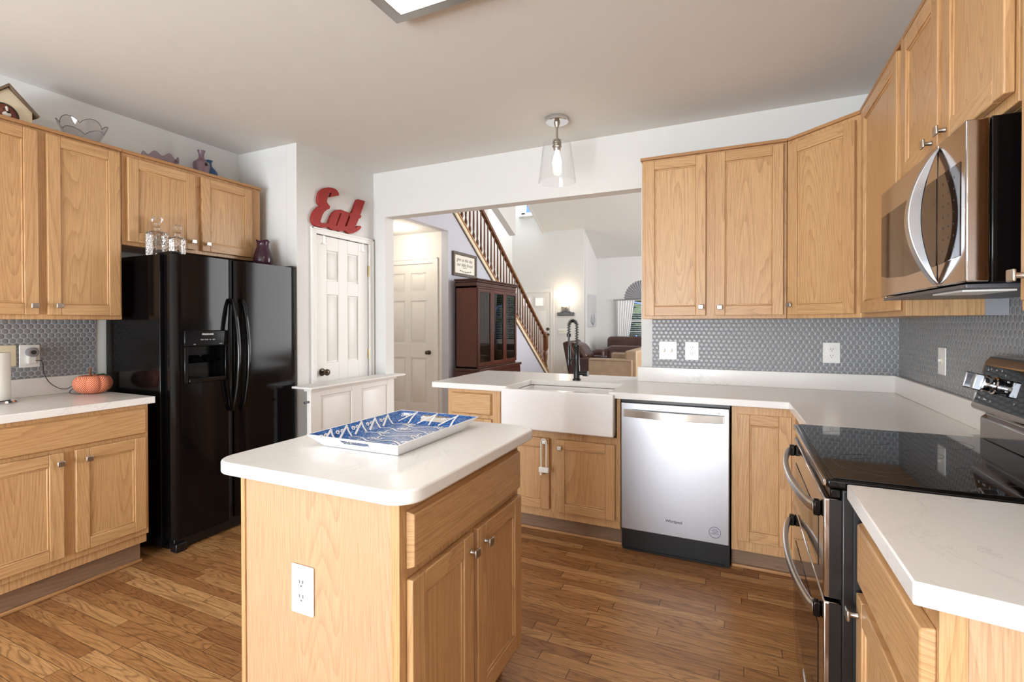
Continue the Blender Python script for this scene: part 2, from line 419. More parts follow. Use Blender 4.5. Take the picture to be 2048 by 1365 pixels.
def _cv(cu, name, F, nc, mat, parent, at=(0, 0)):
    tmp = bpy.data.objects.new(name+'_tmp', cu); COL.objects.link(tmp)
    dg = bpy.context.evaluated_depsgraph_get(); me = bpy.data.meshes.new_from_object(tmp.evaluated_get(dg))
    bpy.data.objects.remove(tmp)
    org = ORG[parent.name] if parent is not None else Vector((0, 0, 0))
    for v in me.vertices:
        x, y, z = v.co; v.co = F.p(x+at[0], y+at[1], nc+z)-org
    bm = bmesh.new(); bm.from_mesh(me); bmesh.ops.remove_doubles(bm, verts=bm.verts, dist=1e-6)
    bmesh.ops.recalc_face_normals(bm, faces=bm.faces); bm.to_mesh(me); bm.free()
    me.materials.clear(); me.materials.append(MATS[mat]); me.name = name
    o = bpy.data.objects.new(name, me); COL.objects.link(o)
    if parent is not None: o.parent = parent
    ORG[o.name] = org
    return o
def text(name, body, F, u, z, n, size, mat, parent, shear=0, align='CENTER', depth=0.0004, bold=0, flip=False):
    cu = bpy.data.curves.new(name, 'FONT'); cu.body = body; cu.size = size; cu.align_x = align; cu.extrude = depth; cu.shear = shear; cu.offset = bold
    cu.space_line = 0.95
    G = F if not flip else Frame(F.o, -F.U, F.N)
    return _cv(cu, name, G, n, mat, parent, (u if not flip else -u, z))

# ---------------------------------------------------------------- the setting
ZC = 2.636
struct(MB().box(-5.6, 2.7, -3.3, 13.2, -0.1, 0), 'floor', 'oak_floor')
struct(MB().box(-3.65, 0.94, -3.3, 3.56, ZC, ZC+0.1), 'ceiling', 'ceiling_white')
struct(MB().box(-3.65, -3.55, -3.3, 2.612, 0, ZC), 'wall_left', 'wall_white')
struct(MB().box(0.839, 0.94, -3.3, 3.44, 0, ZC), 'wall_right', 'wall_white')
# pantry block
struct(MB().box(-3.65, -3.03, 2.612, 2.712, 0, ZC), 'wall_pantry_front', 'wall_white')
F = FXP(-2.929)
m = MB().fb(F, 2.612, 2.778, 0, ZC, -0.1, 0).fb(F, 3.385, 3.446, 0, ZC, -0.1, 0).fb(F, 2.778, 3.385, 2.005, ZC, -0.1, 0)
struct(m, 'wall_pantry_side', 'wall_white')
# wall between kitchen and dining room with its wide opening
struct(MB().box(-4.7, -2.80, 3.446, 3.56, 0, ZC).box(-2.80, -0.60, 3.446, 3.56, 2.242, ZC+0.1).box(-0.60, 2.7, 3.446, 3.56, 0, ZC).box(-4.7, 2.7, 3.447, 3.56, ZC, 6.0), 'wall_back', 'wall_white')
# unseen wall behind the camera, its wide glazed opening added for even light
curve_mesh('wall_rear', [[(-3.65, 0), (0.94, 0), (0.94, ZC), (-3.65, ZC)], [(-3.0, 0.05), (0.0-0.25, 0.05), (-0.25, 2.3), (-3.0, 2.3)]], FY(-3.2), 0, 0.1, 'wall_white')['kind'] = 'structure'
wd = MB()
for a in (-3.0, -2.1, -1.2, -0.31): wd.box(a, a+0.06, -3.27, -3.21, 0.05, 2.3)
wd.box(-3.0, -0.25, -3.27, -3.21, 0.05, 0.15).box(-3.0, -0.25, -3.27, -3.21, 2.24, 2.3)
o = struct(wd, 'window_1', 'trim_white')

# dining / living side
lil = [(5.34, 0), (8.87, 0), (8.87, 0.30), (5.47, 2.72), (4.55, 3.40), (3.56, 3.40), (3.56, 2.49), (5.34, 2.49)]
struct(MB().fprism(FXP(-3.34), lil, -0.1, 0), 'wall_stair', 'wall_lilac')
struct(MB().box(-4.7, -3.44, 5.34, 5.44, 0, 2.60), 'wall_hall_end', 'wall_white')
struct(MB().box(-4.7, -4.6, 3.56, 5.34, 0, 2.60), 'wall_hall_left', 'wall_white')
struct(MB().box(-4.6, -3.44, 3.56, 5.34, 2.49, 2.55), 'ceiling_hall', 'ceiling_white')
struct(MB().box(-4.5, -4.4, 5.44, 8.5, 0, 6), 'wall_stair_left', 'wall_white')
struct(MB().box(-5.5, -4.5, 8.4, 8.5, 0, 6), 'wall_foyer_side', 'wall_white')
struct(MB().box(-5.5, -5.4, 8.5, 11.8, 0, 6), 'wall_foyer', 'wall_white')
curve_mesh('wall_front', [[(-5.5, 0), (-3.449, 0), (-3.449, 6), (-5.5, 6)], [(-5.10, 4.16), (-4.2, 4.16), (-4.2, 5.5), (-5.10, 5.5)]], FY(11.8), -0.1, 0, 'wall_white')['kind'] = 'structure'
struct(MB().box(-3.549, -3.449, 11.9, 13.1, 0, 4), 'wall_alcove', 'wall_white')
def arch(cx, r, z0, zs):
    return [(cx-r, z0), (cx+r, z0)]+[(cx+r*math.cos(t*PI/16), zs+r*math.sin(t*PI/16)) for t in range(0, 17)]
curve_mesh('wall_windows', [[(-3.549, 0), (2.7, 0), (2.7, 4), (-3.549, 4)], arch(-2.23, 0.50, 0.80, 1.94), [(-0.25, 0.8), (0.65, 0.8), (0.65, 2.2), (-0.25, 2.2)]], FY(13.0), -0.1, 0, 'wall_white')['kind'] = 'structure'
struct(MB().box(2.6, 2.7, 3.56, 13.1, 0, 6), 'wall_living_right', 'wall_white')
# vaulted ceiling that falls to the window wall
zv = lambda y: 3.05+0.5*(13.0-y)
struct(MB().prism([(-4.52, 13.1, zv(13.1)), (2.7, 13.1, zv(13.1)), (2.7, 8.3, zv(8.3)), (-4.52, 8.3, zv(8.3))], [(-4.52, 13.1, zv(13.1)+.1), (2.7, 13.1, zv(13.1)+.1), (2.7, 8.3, zv(8.3)+.1), (-4.52, 8.3, zv(8.3)+.1)]), 'ceiling_vault', 'wall_white')
struct(MB().box(-4.7, 2.7, 3.447, 8.4, 5.5, 5.6), 'ceiling_living', 'wall_white')
struct(MB().box(-5.6, -4.4, 8.3, 11.9, 5.95, 6.05), 'ceiling_foyer', 'wall_white')
struct(MB().fprism(FXP(-4.50), [(8.3, 5.38), (11.9, 3.58), (11.9, 6.0), (8.3, 6.0)], -0.06, 0), 'wall_cheek', 'wall_white')
# sloping bulkhead over the foyer
struct(MB().fprism(FXP(-4.45), [(8.5, 3.90), (9.9, 3.25), (9.9, 5.0), (8.5, 5.0)], -0.15, 0), 'wall_bulkhead', 'wall_white')
# upper foyer window
m = MB()
for a, b, c, d in ((-5.12, -5.02, 4.14, 5.5), (-4.75, -4.72, 4.14, 5.5), (-5.12, -4.2, 4.10, 4.18)): m.box(a, b, 11.76, 11.86, c, d)
wu = struct(m, 'window_2', 'trim_white')
MB().box(-5.10, -4.2, 11.85, 11.855, 4.16, 5.5).build('pane', 'window_glass', wu)
struct(MB().box(-5.2, -4.2, 11.70, 11.80, 4.08, 4.13), 'trim_1', 'trim_white')
# penny tile and baseboards
struct(MB().box(-3.55, -3.542, 0.87, 1.655, 1.0, 1.345), 'trim_2', 'penny_tile')
struct(MB().box(-0.525, 0.831, 3.434, 3.444, 1.0, 1.345), 'trim_3', 'penny_tile')
struct(MB().box(0.831, 0.839, 0.8, 3.434, 1.0, 1.75), 'trim_4', 'penny_tile')
struct(MB().box(-2.929, -2.914, 2.612, 2.735, 0, 0.1), 'baseboard_left', 'trim_white')

# ---------------------------------------------------------------- doors
def six_panel(F, u0, u1, z0, z1, parent, th=0.035):
    w = u1-u0; st = 0.12*w/0.6 if w < 0.7 else 0.11; ml = st*0.85
    mb = MB().fb(F, u0, u1, z0, z1, -th, -0.012)
    mid = (u0+u1)/2
    for a, b in ((u0, u0+st), (mid-ml/2, mid+ml/2), (u1-st, u1)): mb.fb(F, a, b, z0, z1, -0.012, 0)
    H = z1-z0
    rails = [(0, 0.12*H), (0.41*H, 0.50*H), (0.77*H, 0.825*H), (0.945*H, H)]
    for a, b in rails:
        for c, d in ((u0+st, mid-ml/2), (mid+ml/2, u1-st)): mb.fb(F, c, d, z0+a, z0+b, -0.012, 0)
    for k in range(3):
        for c, d in ((u0+st, mid-ml/2), (mid+ml/2, u1-st)):
            mb.frus(F, c+0.012, d-0.012, z0+rails[k][1]+0.012, z0+rails[k+1][0]-0.012, -0.012, -0.001, 0.022)
    return mb.build('leaf', 'door_white', parent, bevel=0.0025)
def casing(F, u0, u1, z1, parent, w=0.055, name='casing'):
    mb = MB()
    for a, b in ((u0-w, u0), (u1, u1+w)): mb.fb(F, a, b, 0, z1+w, 0, 0.016).fb(F, a+(0.0 if a < u0 else w-0.014), a+(0.014 if a < u0 else w), 0, z1+w, 0.016, 0.022)
    mb.fb(F, u0, u1, z1, z1+w, 0, 0.016).fb(F, u0-w, u1+w, z1+w-0.014, z1+w, 0.016, 0.022)
    return mb.build(name, 'trim_white', parent, bevel=0.002)
def round_knob(F, u, z, parent, r=0.026, mat='dark_bronze'):
    mb = MB(); N = F.N
    mb.lathe(F.p(u, z, 0), [(0.001, 0), (r*1.15, 0.0), (r*1.15, 0.006), (r*0.8, 0.010), (0.011, 0.013), (0.010, 0.035), (r*0.7, 0.04), (r, 0.05), (r*0.95, 0.062), (r*0.5, 0.07), (0.001, 0.071)], 20, N)
    return mb.build('knob', mat, parent)
def hinges(F, u, zs, parent):
    for z in zs:
        MB().fb(F, u-0.012, u+0.012, z-0.045, z+0.045, 0, 0.003).tube([F.p(u, z-0.045, 0.005), F.p(u, z+0.045, 0.005)], 0.006, 8).build('hinge', 'brass', parent)
def door_empty(name, loc):
    o = bpy.data.objects.new(name, None); COL.objects.link(o); o.location = loc; o['kind'] = 'structure'; ORG[o.name] = Vector(loc); return o
F = FXP(-2.935)
d = door_empty('door_1', (-2.935, 3.08, 0))
six_panel(F, 2.785, 3.378, 0.01, 1.998, d); casing(FXP(-2.929), 2.782, 3.382, 2.002, d, 0.046)
round_knob(F, 2.85, 0.935, d); hinges(FXP(-2.932), 3.384, (1.77, 1.05, 0.25), d)
for u in (2.875, 3.315):
    MB().fb(F, u-0.012, u+0.012, 1.93, 2.0, 0, 0.004).fb(F, u-0.012, u+0.012, 1.93, 1.942, 0.004, 0.02).build('hook', 'plastic_white', d)
F = FY(5.34)
d = door_empty('door_2', (-4.0, 5.34, 0))
six_panel(F, -4.36, -3.56, 0.01, 2.09, d, 0.0341) if 0 else None
six_panel(Frame((0, 5.334, 0), (1, 0, 0), (0, -1, 0)), -4.36, -3.565, 0.01, 2.085, d, 0.005+0.012)
casing(F, -4.365, -3.56, 2.09, d, 0.07); round_knob(FY(5.334), -3.63, 0.935, d)
F = FY(11.79)
d = door_empty('door_3', (-4.8, 11.79, 0))
mb = MB().fb(F, -5.25, -4.345, 0.01, 2.09, -0.01, 0.0).frus(F, -5.15, -4.84, 0.2, 0.8, 0, .012, .03).frus(F, -4.75, -4.45, 0.2, 0.8, 0, .012, .03).frus(F, -5.15, -4.84, 0.95, 1.62, 0, .012, .03).frus(F, -4.75, -4.45, 0.95, 1.62, 0, .012, .03)
mb.build('leaf', 'door_white', d, bevel=0.003)
for a in (-5.14, -4.79): pass
for a in (-5.10, -4.735):
    MB().fb(F, a-0.03, a+0.24, 1.735, 1.985, 0, 0.012).build('lite_frame', 'trim_white', d, bevel=0.003)
    MB().fb(F, a, a+0.21, 1.765, 1.955, 0.012, 0.014).build('lite', 'door_lite_glow', d)
casing(FY(11.8), -5.26, -4.335, 2.10, d, 0.1)
MB().lathe(F.p(-4.40, 1.16, 0), [(0.001, 0), (0.04, 0), (0.04, 0.02), (0.001, 0.024)], 16, F.N).lathe(F.p(-4.40, 1.02, 0), [(0.001, 0), (0.04, 0), (0.04, 0.015), (0.015, 0.02), (0.015, 0.05), (0.035, 0.06), (0.035, 0.08), (0.001, 0.085)], 16, F.N).build('handle', 'dark_bronze', d)

# ---------------------------------------------------------------- half-height panelled gate
g = thing('panel_gate', (-2.74, 3.0, 0), 'white half-height panelled wooden gate standing in front of the pantry door', 'gate')
F = FXP(-2.722)
mb = MB().fb(F, 2.54, 3.46, 0.012, 0.835, -0.038, -0.012)
for a, b in ((2.54, 2.635), (2.945, 3.055), (3.375, 3.46)): mb.fb(F, a, b, 0.012, 0.835, -0.012, 0)
for a, b in ((2.635, 2.945), (3.055, 3.375)):
    mb.fb(F, a, b, 0.012, 0.12, -0.012, 0).fb(F, a, b, 0.79, 0.835, -0.012, 0); mb.frus(F, a+.02, b-.02, .14, .77, -.012, -.003, .02)
mb.build('panel', 'trim_white', g, bevel=0.003)
MB().fb(F, 2.50, 3.56, 0.853, 0.868, -0.14, 0.05).fb(F, 2.525, 3.475, 0.835, 0.853, -0.05, 0.02).build('cap_rail', 'trim_white', g, bevel=0.003)
MB().tube([(-2.74, 2.50, 0.76), (-2.74, 2.545, 0.76)], 0.008, 8).build('latch', 'pewter', g)

# ---------------------------------------------------------------- cabinets
OAK = ['oak_vertical', 'oak_horizontal']
def knob(F, u, z, n, parent):
    mb = MB().lathe(F.p(u, z, n), [(0.001, 0), (0.008, 0), (0.006, 0.004), (0.006, 0.02), (0.001, 0.021)], 14, F.N)
    mb.fb(F, u-0.015, u+0.015, z-0.013, z+0.013, 0.02+n, 0.027+n)
    return mb.build('knob', 'brushed_nickel', parent, bevel=0.003)
def cdoor(F, u0, u1, z0, z1, parent, ku=None, kz=None, n0=0.001, th=0.02, st=0.056):
    mb = MB()
    mb.fb(F, u0, u0+st, z0, z1, n0, n0+th).fb(F, u1-st, u1, z0, z1, n0, n0+th)
    mb.fb(F, u0+st, u1-st, z0, z0+st, n0, n0+th-.0006, 1).fb(F, u0+st, u1-st, z1-st, z1, n0, n0+th-.0006, 1)
    mb.fb(F, u0+st-0.002, u1-st+0.002, z0+st-.002, z1-st+.002, n0, n0+th-0.009)
    # chamfered inner moulding
    i = 0.008
    for a, b, c, d_ in ((u0+st, u0+st+i, z0+st, z1-st), (u1-st-i, u1-st, z0+st, z1-st)):
        mb.fb(F, a, b, c, d_, n0, n0+th-0.005)
    for c, d_ in ((z0+st, z0+st+i), (z1-st-i, z1-st)): mb.fb(F, u0+st+i, u1-st-i, c, d_, n0, n0+th-0.005, 1)
    o = mb.build('door', OAK, parent, bevel=0.0028)
    if ku is not None: knob(F, ku, kz, n0+th, o)
    return o
def drawer(F, u0, u1, z0, z1, parent, ku=None, kz=None, n0=0.001):
    o = MB().frus(F, u0, u1, z0, z1, n0, n0+0.02, 0.008, 0).build('drawer', 'oak_horizontal', parent, bevel=0.002)
    if ku is not None: knob(F, ku, kz, n0+0.02, o)
    return o
def face_frame(mb, F, u0, u1, z0, z1, openings, th=0.02):
    """stiles/rails around openings [(u0,u1,z0,z1)], simplified as solid frame face with the openings covered by doors"""
    mb.fb(F, u0, u1, z0, z1, -th, 0)

# left wall cupboard above the counter
F = FXP(-3.216)
c = thing('wall_cabinet', (-3.38, 1.25, 1.337), 'tall oak wall cabinet with two doors at the far left over the counter', 'cabinet')
mb = MB().box(-3.545, -3.236, 0.90, 1.632, 1.337, 2.300); mb.fb(F, 0.90, 1.632, 1.337, 2.300, -0.02, 0); mb.build('body', 'oak_vertical', c, bevel=0.002)
MB().box(-3.545, -3.204, 0.90, 1.632, 2.300, 2.318).build('top_trim', 'oak_moulding', c, bevel=0.002)
cdoor(F, 0.915, 1.256, 1.360, 2.285, c, 1.231, 1.405); cdoor(F, 1.291, 1.617, 1.360, 2.285, c, 1.330, 1.408)
c = thing('wall_cabinet', (-3.38, 2.08, 1.77), 'short oak wall cabinet with two doors above the black refrigerator', 'cabinet')
mb = MB().box(-3.545, -3.236, 1.634, 2.535, 1.77, 2.300); mb.fb(F, 1.634, 2.535, 1.77, 2.300, -0.02, 0); mb.build('body', 'oak_vertical', c, bevel=0.002)
MB().box(-3.545, -3.204, 1.634, 2.540, 2.300, 2.318).build('top_trim', 'oak_moulding', c, bevel=0.002)
cdoor(F, 1.657, 2.045, 1.792, 2.278, c, 2.022, 1.842); cdoor(F, 2.088, 2.455, 1.792, 2.278, c, 2.118, 1.840)
# left base cabinet
F = FXP(-2.936)
c = thing('base_cabinet', (-3.2, 1.25, 0), 'oak base cabinet with wide drawer and two doors left of the refrigerator', 'cabinet')
mb = MB().box(-3.54, -2.956, 0.88, 1.610, 0.115, 0.875); mb.fb(F, 0.88, 1.610, 0.165, 0.875, -0.02, 0); mb.build('body', 'oak_vertical', c, bevel=0.002)
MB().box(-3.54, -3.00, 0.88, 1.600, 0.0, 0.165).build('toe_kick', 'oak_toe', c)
MB().box(-3.00, -2.984, 0.88, 1.605, 0.0, 0.018).build('shoe_moulding', 'oak_moulding', c, bevel=0.005)
drawer(F, 0.90, 1.595, 0.716, 0.857, c)
cdoor(F, 0.90, 1.232, 0.197, 0.700, c, 1.212, 0.652); cdoor(F, 1.278, 1.590, 0.199, 0.700, c, 1.324, 0.650)
# peninsula cabinets
F = FY(2.837)
c = thing('base_cabinet', (-1.58, 3.1, 0), 'narrow oak base cabinet with small drawer at the left end of the peninsula', 'cabinet')
mb = MB().box(-1.778, -1.384, 2.857, 3.52, 0.115, 0.875); mb.fb(F, -1.778, -1.384, 0.115, 0.875, -0.02, 0); mb.build('body', 'oak_vertical', c, bevel=0.002)
MB().box(-1.76, -1.384, 2.91, 3.50, 0, 0.115).build('toe_kick', 'oak_toe', c)
drawer(F, -1.745, -1.442, 0.713, 0.856, c); cdoor(F, -1.745, -1.442, 0.15, 0.69, c, -1.47, 0.64)
c = thing('sink_cabinet', (-1.0, 3.1, 0), 'oak cabinet with two doors under the white farmhouse sink', 'cabinet')
mb = MB().box(-1.382, -0.612, 2.857, 3.52, 0.115, 0.645); mb.fb(F, -1.382, -0.612, 0.115, 0.645, -0.02, 0)
mb.fb(F, -1.382, -1.358, 0.645, 0.875, -0.02, 0).fb(F, -0.635, -0.612, 0.645, 0.875, -0.02, 0); mb.build('body', 'oak_vertical', c, bevel=0.002)
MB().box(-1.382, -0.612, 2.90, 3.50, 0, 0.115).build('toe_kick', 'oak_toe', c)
MB().box(-1.382, -0.612, 2.886, 2.90, 0, 0.018).build('shoe_moulding', 'oak_moulding', c, bevel=0.005)
cdoor(F, -1.358, -1.044, 0.17, 0.606, c, -1.072, 0.588); cdoor(F, -1.0, -0.641, 0.165, 0.606, c, -0.972, 0.560)
lock = thing('cabinet_lock', (-1.068, 2.80, 0.5), 'white plastic child safety lock looped over the sink cabinet knob', 'lock')
mb = MB(); yk = 2.786; L = []
for t in range(13): L.append((-1.068+0.017*math.cos(PI*t/12), yk, 0.590+0.018*math.sin(PI*t/12)))
mb.tube([(-1.051, yk, 0.43)]+L+[(-1.085, yk, 0.43)], 0.004, 8); mb.build('loop', 'plastic_white', lock)
MB().box(-1.098, -1.034, yk-0.012, yk+0.01, 0.405, 0.437).build('clasp', 'plastic_white', lock, bevel=0.004)
MB().box(-1.092, -1.080, yk-0.006, yk+0.004, 0.385, 0.405).build('tab', 'plastic_white', lock, bevel=0.002)
c = thing('base_cabinet', (0.12, 3.1, 0), 'oak base cabinet with single full-height door right of the dishwasher', 'cabinet')
mb = MB().box(-0.026, 0.29, 2.857, 3.40, 0.115, 0.875); mb.fb(F, -0.026, 0.27, 0.115, 0.875, -0.02, 0)
mb.box(0.27, 0.83, 2.205, 3.40, 0.115, 0.875); mb.build('body', 'oak_vertical', c, bevel=0.002)
MB().box(-0.026, 0.32, 2.90, 3.40, 0, 0.115).box(0.32, 0.83, 2.205, 2.91, 0, 0.115).build('toe_kick', 'oak_toe', c)
MB().box(-0.026, 0.32, 2.886, 2.90, 0, 0.018).build('shoe_moulding', 'oak_moulding', c, bevel=0.005)
cdoor(F, 0.004, 0.250, 0.168, 0.835, c, None, None, n0=-0.012)
# right base cabinet beside the range
F = FXN(0.286)
c = thing('base_cabinet', (0.5, 1.2, 0), 'oak base cabinet with drawer and door in the right foreground', 'cabinet')
mb = MB().zprism([(0.286, 1.440), (0.286, 0.965), (0.83, 0.865), (0.83, 1.440)], 0.115, 0.875); mb.build('body', 'oak_veneer', c, bevel=0.002)
MB().zprism([(0.285, 1.440), (0.285, 0.962), (0.318, 0.956), (0.318, 0.9585), (0.2865, 0.9645), (0.2865, 1.44)], 0.115, 0.875).build('corner_post', 'oak_vertical', c, bevel=0.001)
MB().zprism([(0.36, 1.44), (0.36, 1.02), (0.83, 0.93), (0.83, 1.44)], 0, 0.115).build('toe_kick', 'oak_toe', c)
MB().frus(F, 0.972, 1.435, 0.677, 0.832, 0.001, 0.021, 0.008).build('drawer', 'oak_horizontal', c, bevel=0.003)
cdoor(F, 0.985, 1.435, 0.16, 0.655, c, 1.405, 0.612)

# upper cabinets, back wall
F = FY(3.145)
c = thing('wall_cabinet', (-0.14, 3.3, 1.337), 'oak wall cabinet with two doors beside the opening to the dining room', 'cabinet')
mb = MB().box(-0.543, 0.252, 3.165, 3.432, 1.337, 2.325); mb.fb(F, -0.543, 0.252, 1.337, 2.325, -0.02, 0); mb.build('body', 'oak_vertical', c, bevel=0.002)
MB().box(-0.552, 0.252, 3.130, 3.432, 2.325, 2.342).build('top_trim', 'oak_moulding', c, bevel=0.002)
cdoor(F, -0.522, -0.170, 1.357, 2.312, c, -0.196, 1.408); cdoor(F, -0.121, 0.234, 1.357, 2.312, c, -0.094, 1.404)
c = thing('corner_wall_cabinet', (0.5, 3.1, 1.337), 'diagonal corner oak wall cabinet with one door', 'cabinet')
A = Vector((0.254, 3.145, 0)); B = Vector((0.545, 2.872, 0)); L = (B-A).length; U = (B-A).normalized(); N = Vector((U.y, -U.x, 0))
if N.y > 0: N = -N
F = Frame(A, U, N)
mb = MB().zprism([(0.254, 3.145), (0.545, 2.872), (0.83, 2.872), (0.83, 3.432), (0.254, 3.432)], 1.337, 2.325); mb.build('body', 'oak_vertical', c, bevel=0.002)
MB().zprism([(0.254, 3.130), (0.54, 2.862), (0.83, 2.862), (0.83, 3.432), (0.254, 3.432)], 2.325, 2.342).build('top_trim', 'oak_moulding', c, bevel=0.002)
cdoor(F, 0.018, L-0.02, 1.357, 2.300, c, 0.042, 1.412)
F = FXN(0.55)
c = thing('wall_cabinet', (0.7, 2.5, 1.337), 'oak wall cabinet with one door between corner cabinet and microwave', 'cabinet')
mb = MB().box(0.57, 0.768, 2.192, 2.868, 1.337, 2.325); mb.fb(F, 2.192, 2.868, 1.337, 2.325, -0.02, 0); mb.build('body', 'oak_vertical', c, bevel=0.002)
MB().box(0.768, 0.83, 2.194, 2.868, 1.337, 2.325).build('filler_strip', 'arch_shade_grey', c)
MB().box(0.535, 0.83, 2.192, 2.860, 2.325, 2.342).build('top_trim', 'oak_moulding', c, bevel=0.002)
cdoor(F, 2.235, 2.80, 1.357, 2.312, c, 2.262, 1.408)
c = thing('wall_cabinet', (0.7, 1.8, 1.79), 'short oak wall cabinet with two doors above the microwave', 'cabinet')
mb = MB().box(0.57, 0.83, 1.420, 2.188, 1.79, 2.325); mb.fb(F, 1.420, 2.188, 1.79, 2.325, -0.02, 0); mb.build('body', 'oak_vertical', c, bevel=0.002)
MB().box(0.535, 0.83, 1.420, 2.188, 2.325, 2.342).build('top_trim', 'oak_moulding', c, bevel=0.002)
cdoor(F, 1.826, 2.180, 1.815, 2.312, c, 1.865, 1.850); cdoor(F, 1.430, 1.790, 1.815, 2.312, c, 1.757, 1.852)
c = thing('wall_cabinet', (0.7, 1.1, 1.337), 'oak wall cabinet at the right edge, near side of the microwave', 'cabinet')
mb = MB().box(0.57, 0.83, 0.80, 1.400, 1.337, 2.325); mb.fb(F, 0.80, 1.400, 1.337, 2.325, -0.02, 0); mb.build('body', 'oak_vertical', c, bevel=0.002)
cdoor(F, 0.84, 1.355, 1.337+.02, 2.312, c, 1.330, 1.408)

# island
c = thing('kitchen_island', (-1.02, 1.3, 0), 'oak kitchen island cabinet with drawer and two doors in the centre foreground', 'island')
MB().box(-1.290, -0.765, 0.965, 1.660, 0.10, 0.876).build('body', 'oak_veneer', c, bevel=0.002)
MB().box(-1.305, -1.2895, 0.960, 1.665, 0.0, 0.876).build('back_panel', 'oak_vertical', c, bevel=0.001)
MB().box(-0.766, -0.741, 0.960, 1.662, 0.10, 0.876).build('face_frame', 'oak_vertical', c, bevel=0.001)
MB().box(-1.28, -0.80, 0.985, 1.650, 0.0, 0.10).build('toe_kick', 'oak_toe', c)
F = FXP(-0.741)
drawer(F, 0.985, 1.648, 0.705, 0.850, c)
cdoor(F, 0.985, 1.292, 0.135, 0.682, c, 1.272, 0.632); cdoor(F, 1.318, 1.650, 0.135, 0.682, c, 1.362, 0.630)
def rrect(x0, x1, y0, y1, r, n=8):
    p = []
    for cx, cy, a in ((x1-r, y0+r, -PI/2), (x1-r, y1-r, 0), (x0+r, y1-r, PI/2), (x0+r, y0+r, PI)):
        p += [(cx+r*math.cos(a+PI/2*i/n), cy+r*math.sin(a+PI/2*i/n)) for i in range(n+1)]
    return p
tag(MB().zprism(rrect(-1.404, -0.697, 0.934, 1.758, 0.072), 0.877, 0.914).build('island_countertop', 'white_quartz', bevel=0.006, seg=3), 'white quartz worktop with rounded corners on the island', 'countertop')

# worktops
tag(MB().zprism([(-3.545, 0.87), (-2.911, 0.87), (-2.911, 1.635), (-3.545, 1.635)], 0.877, 0.914).box(-3.545, -3.525, 0.87, 1.635, 0.914, 1.014).build('countertop', 'white_quartz', bevel=0.003), 'white quartz worktop with upstand left of the refrigerator', 'countertop')
poly = [(-1.893, 2.812), (-1.330, 2.812), (-1.330, 3.230), (-0.675, 3.230), (-0.675, 2.812), (0.237, 2.812), (0.248, 2.205), (0.758, 2.205), (0.758, 2.28), (0.829, 2.28), (0.829, 3.432), (-0.604, 3.432), (-0.604, 3.69), (-1.925, 3.69)]
tag(MB().zprism(poly, 0.877, 0.914).box(-0.62, 0.829, 3.412, 3.432, 0.914, 1.013).box(0.809, 0.829, 2.10, 3.412, 0.914, 1.013).build('countertop', 'white_quartz', bevel=0.003), 'long white quartz worktop around sink, dishwasher and corner', 'countertop')
tag(MB().zprism([(0.247, 1.443), (0.247, 0.942), (0.83, 0.838), (0.83, 1.443)], 0.877, 0.914).build('countertop', 'white_quartz', bevel=0.003), 'white quartz worktop in the right foreground beside the range', 'countertop')
# knee wall carrying the bar side of the peninsula
struct(MB().box(-1.78, -0.604, 3.53, 3.62, 0, 0.876), 'wall_knee', 'wall_white')

# ---------------------------------------------------------------- sink, tap
s = thing('farmhouse_sink', (-1.0, 3.0, 0.655), 'white apron-front farmhouse sink set in the peninsula', 'sink')
mb = MB().box(-1.352, -0.640, 2.775, 2.835, 0.657, 0.903)
mb.box(-1.345, -0.650, 2.835, 3.25, 0.66, 0.685).box(-1.345, -1.315, 2.835, 3.25, 0.685, 0.874).box(-0.690, -0.650, 2.835, 3.25, 0.685, 0.874).box(-1.315, -0.690, 3.225, 3.25, 0.685, 0.874)
mb.build('basin', 'fireclay', s, bevel=0.008, seg=3)
MB().lathe((-1.0, 3.05, 0.685), [(0.001, 0.001), (0.04, 0.001), (0.045, 0.003), (0.001, 0.004)], 20).build('drain', 'chrome', s)
s = thing('kitchen_tap', (-1.017, 3.30, 0.914), 'tall black spring-neck kitchen tap behind the sink', 'tap')
bx, by, bz = -1.017, 3.30, 0.914
MB().lathe((bx, by, bz), [(0.001, 0), (0.030, 0), (0.030, 0.008), (0.0225, 0.014), (0.0225, 0.10), (0.019, 0.105), (0.019, 0.225), (0.022, 0.23), (0.022, 0.245), (0.012, 0.25), (0.001, 0.25)], 24).build('column', 'black_satin', s)
MB().lathe((bx, by, bz+0.05), [(0.001, 0), (0.014, 0), (0.014, 0.045), (0.019, 0.048), (0.019, 0.085), (0.001, 0.086)], 16, (1, -0.15, 0)).build('lever', 'black_satin', s)
# spring: helix following an arch to the left
arc = [(bx, by, bz+0.25+0.01*i) for i in range(14)]; R = 0.028
for i in range(1, 20): t = PI*i/20; arc.append((bx-R+R*math.cos(t), by-0.004*i/20, bz+0.385+R*1.15*math.sin(t)))
arc += [(bx-2*R, by-0.004, bz+0.385-0.01*i) for i in range(0, 7)]
MB().tube(arc, 0.0055, 10).build('hose', 'black_satin', s)
hel = []; nn = len(arc); turns = 22; steps = 460
for i in range(steps+1):
    t = i/steps*(nn-1.001); k = int(t); fr = t-k
    p = Vector(arc[k]).lerp(Vector(arc[k+1]), fr); dd = (Vector(arc[min(k+1, nn-1)])-Vector(arc[max(k-1, 0)])).normalized()
    a = Vector((0, 1, 0)); b = dd.cross(a).normalized(); ph = 2*PI*turns*i/steps
    hel.append(p+(a*math.cos(ph)+b*math.sin(ph))*0.0125)
MB().tube(hel, 0.0021, 6).build('spring', 'black_satin', s)
hx = bx-2*R
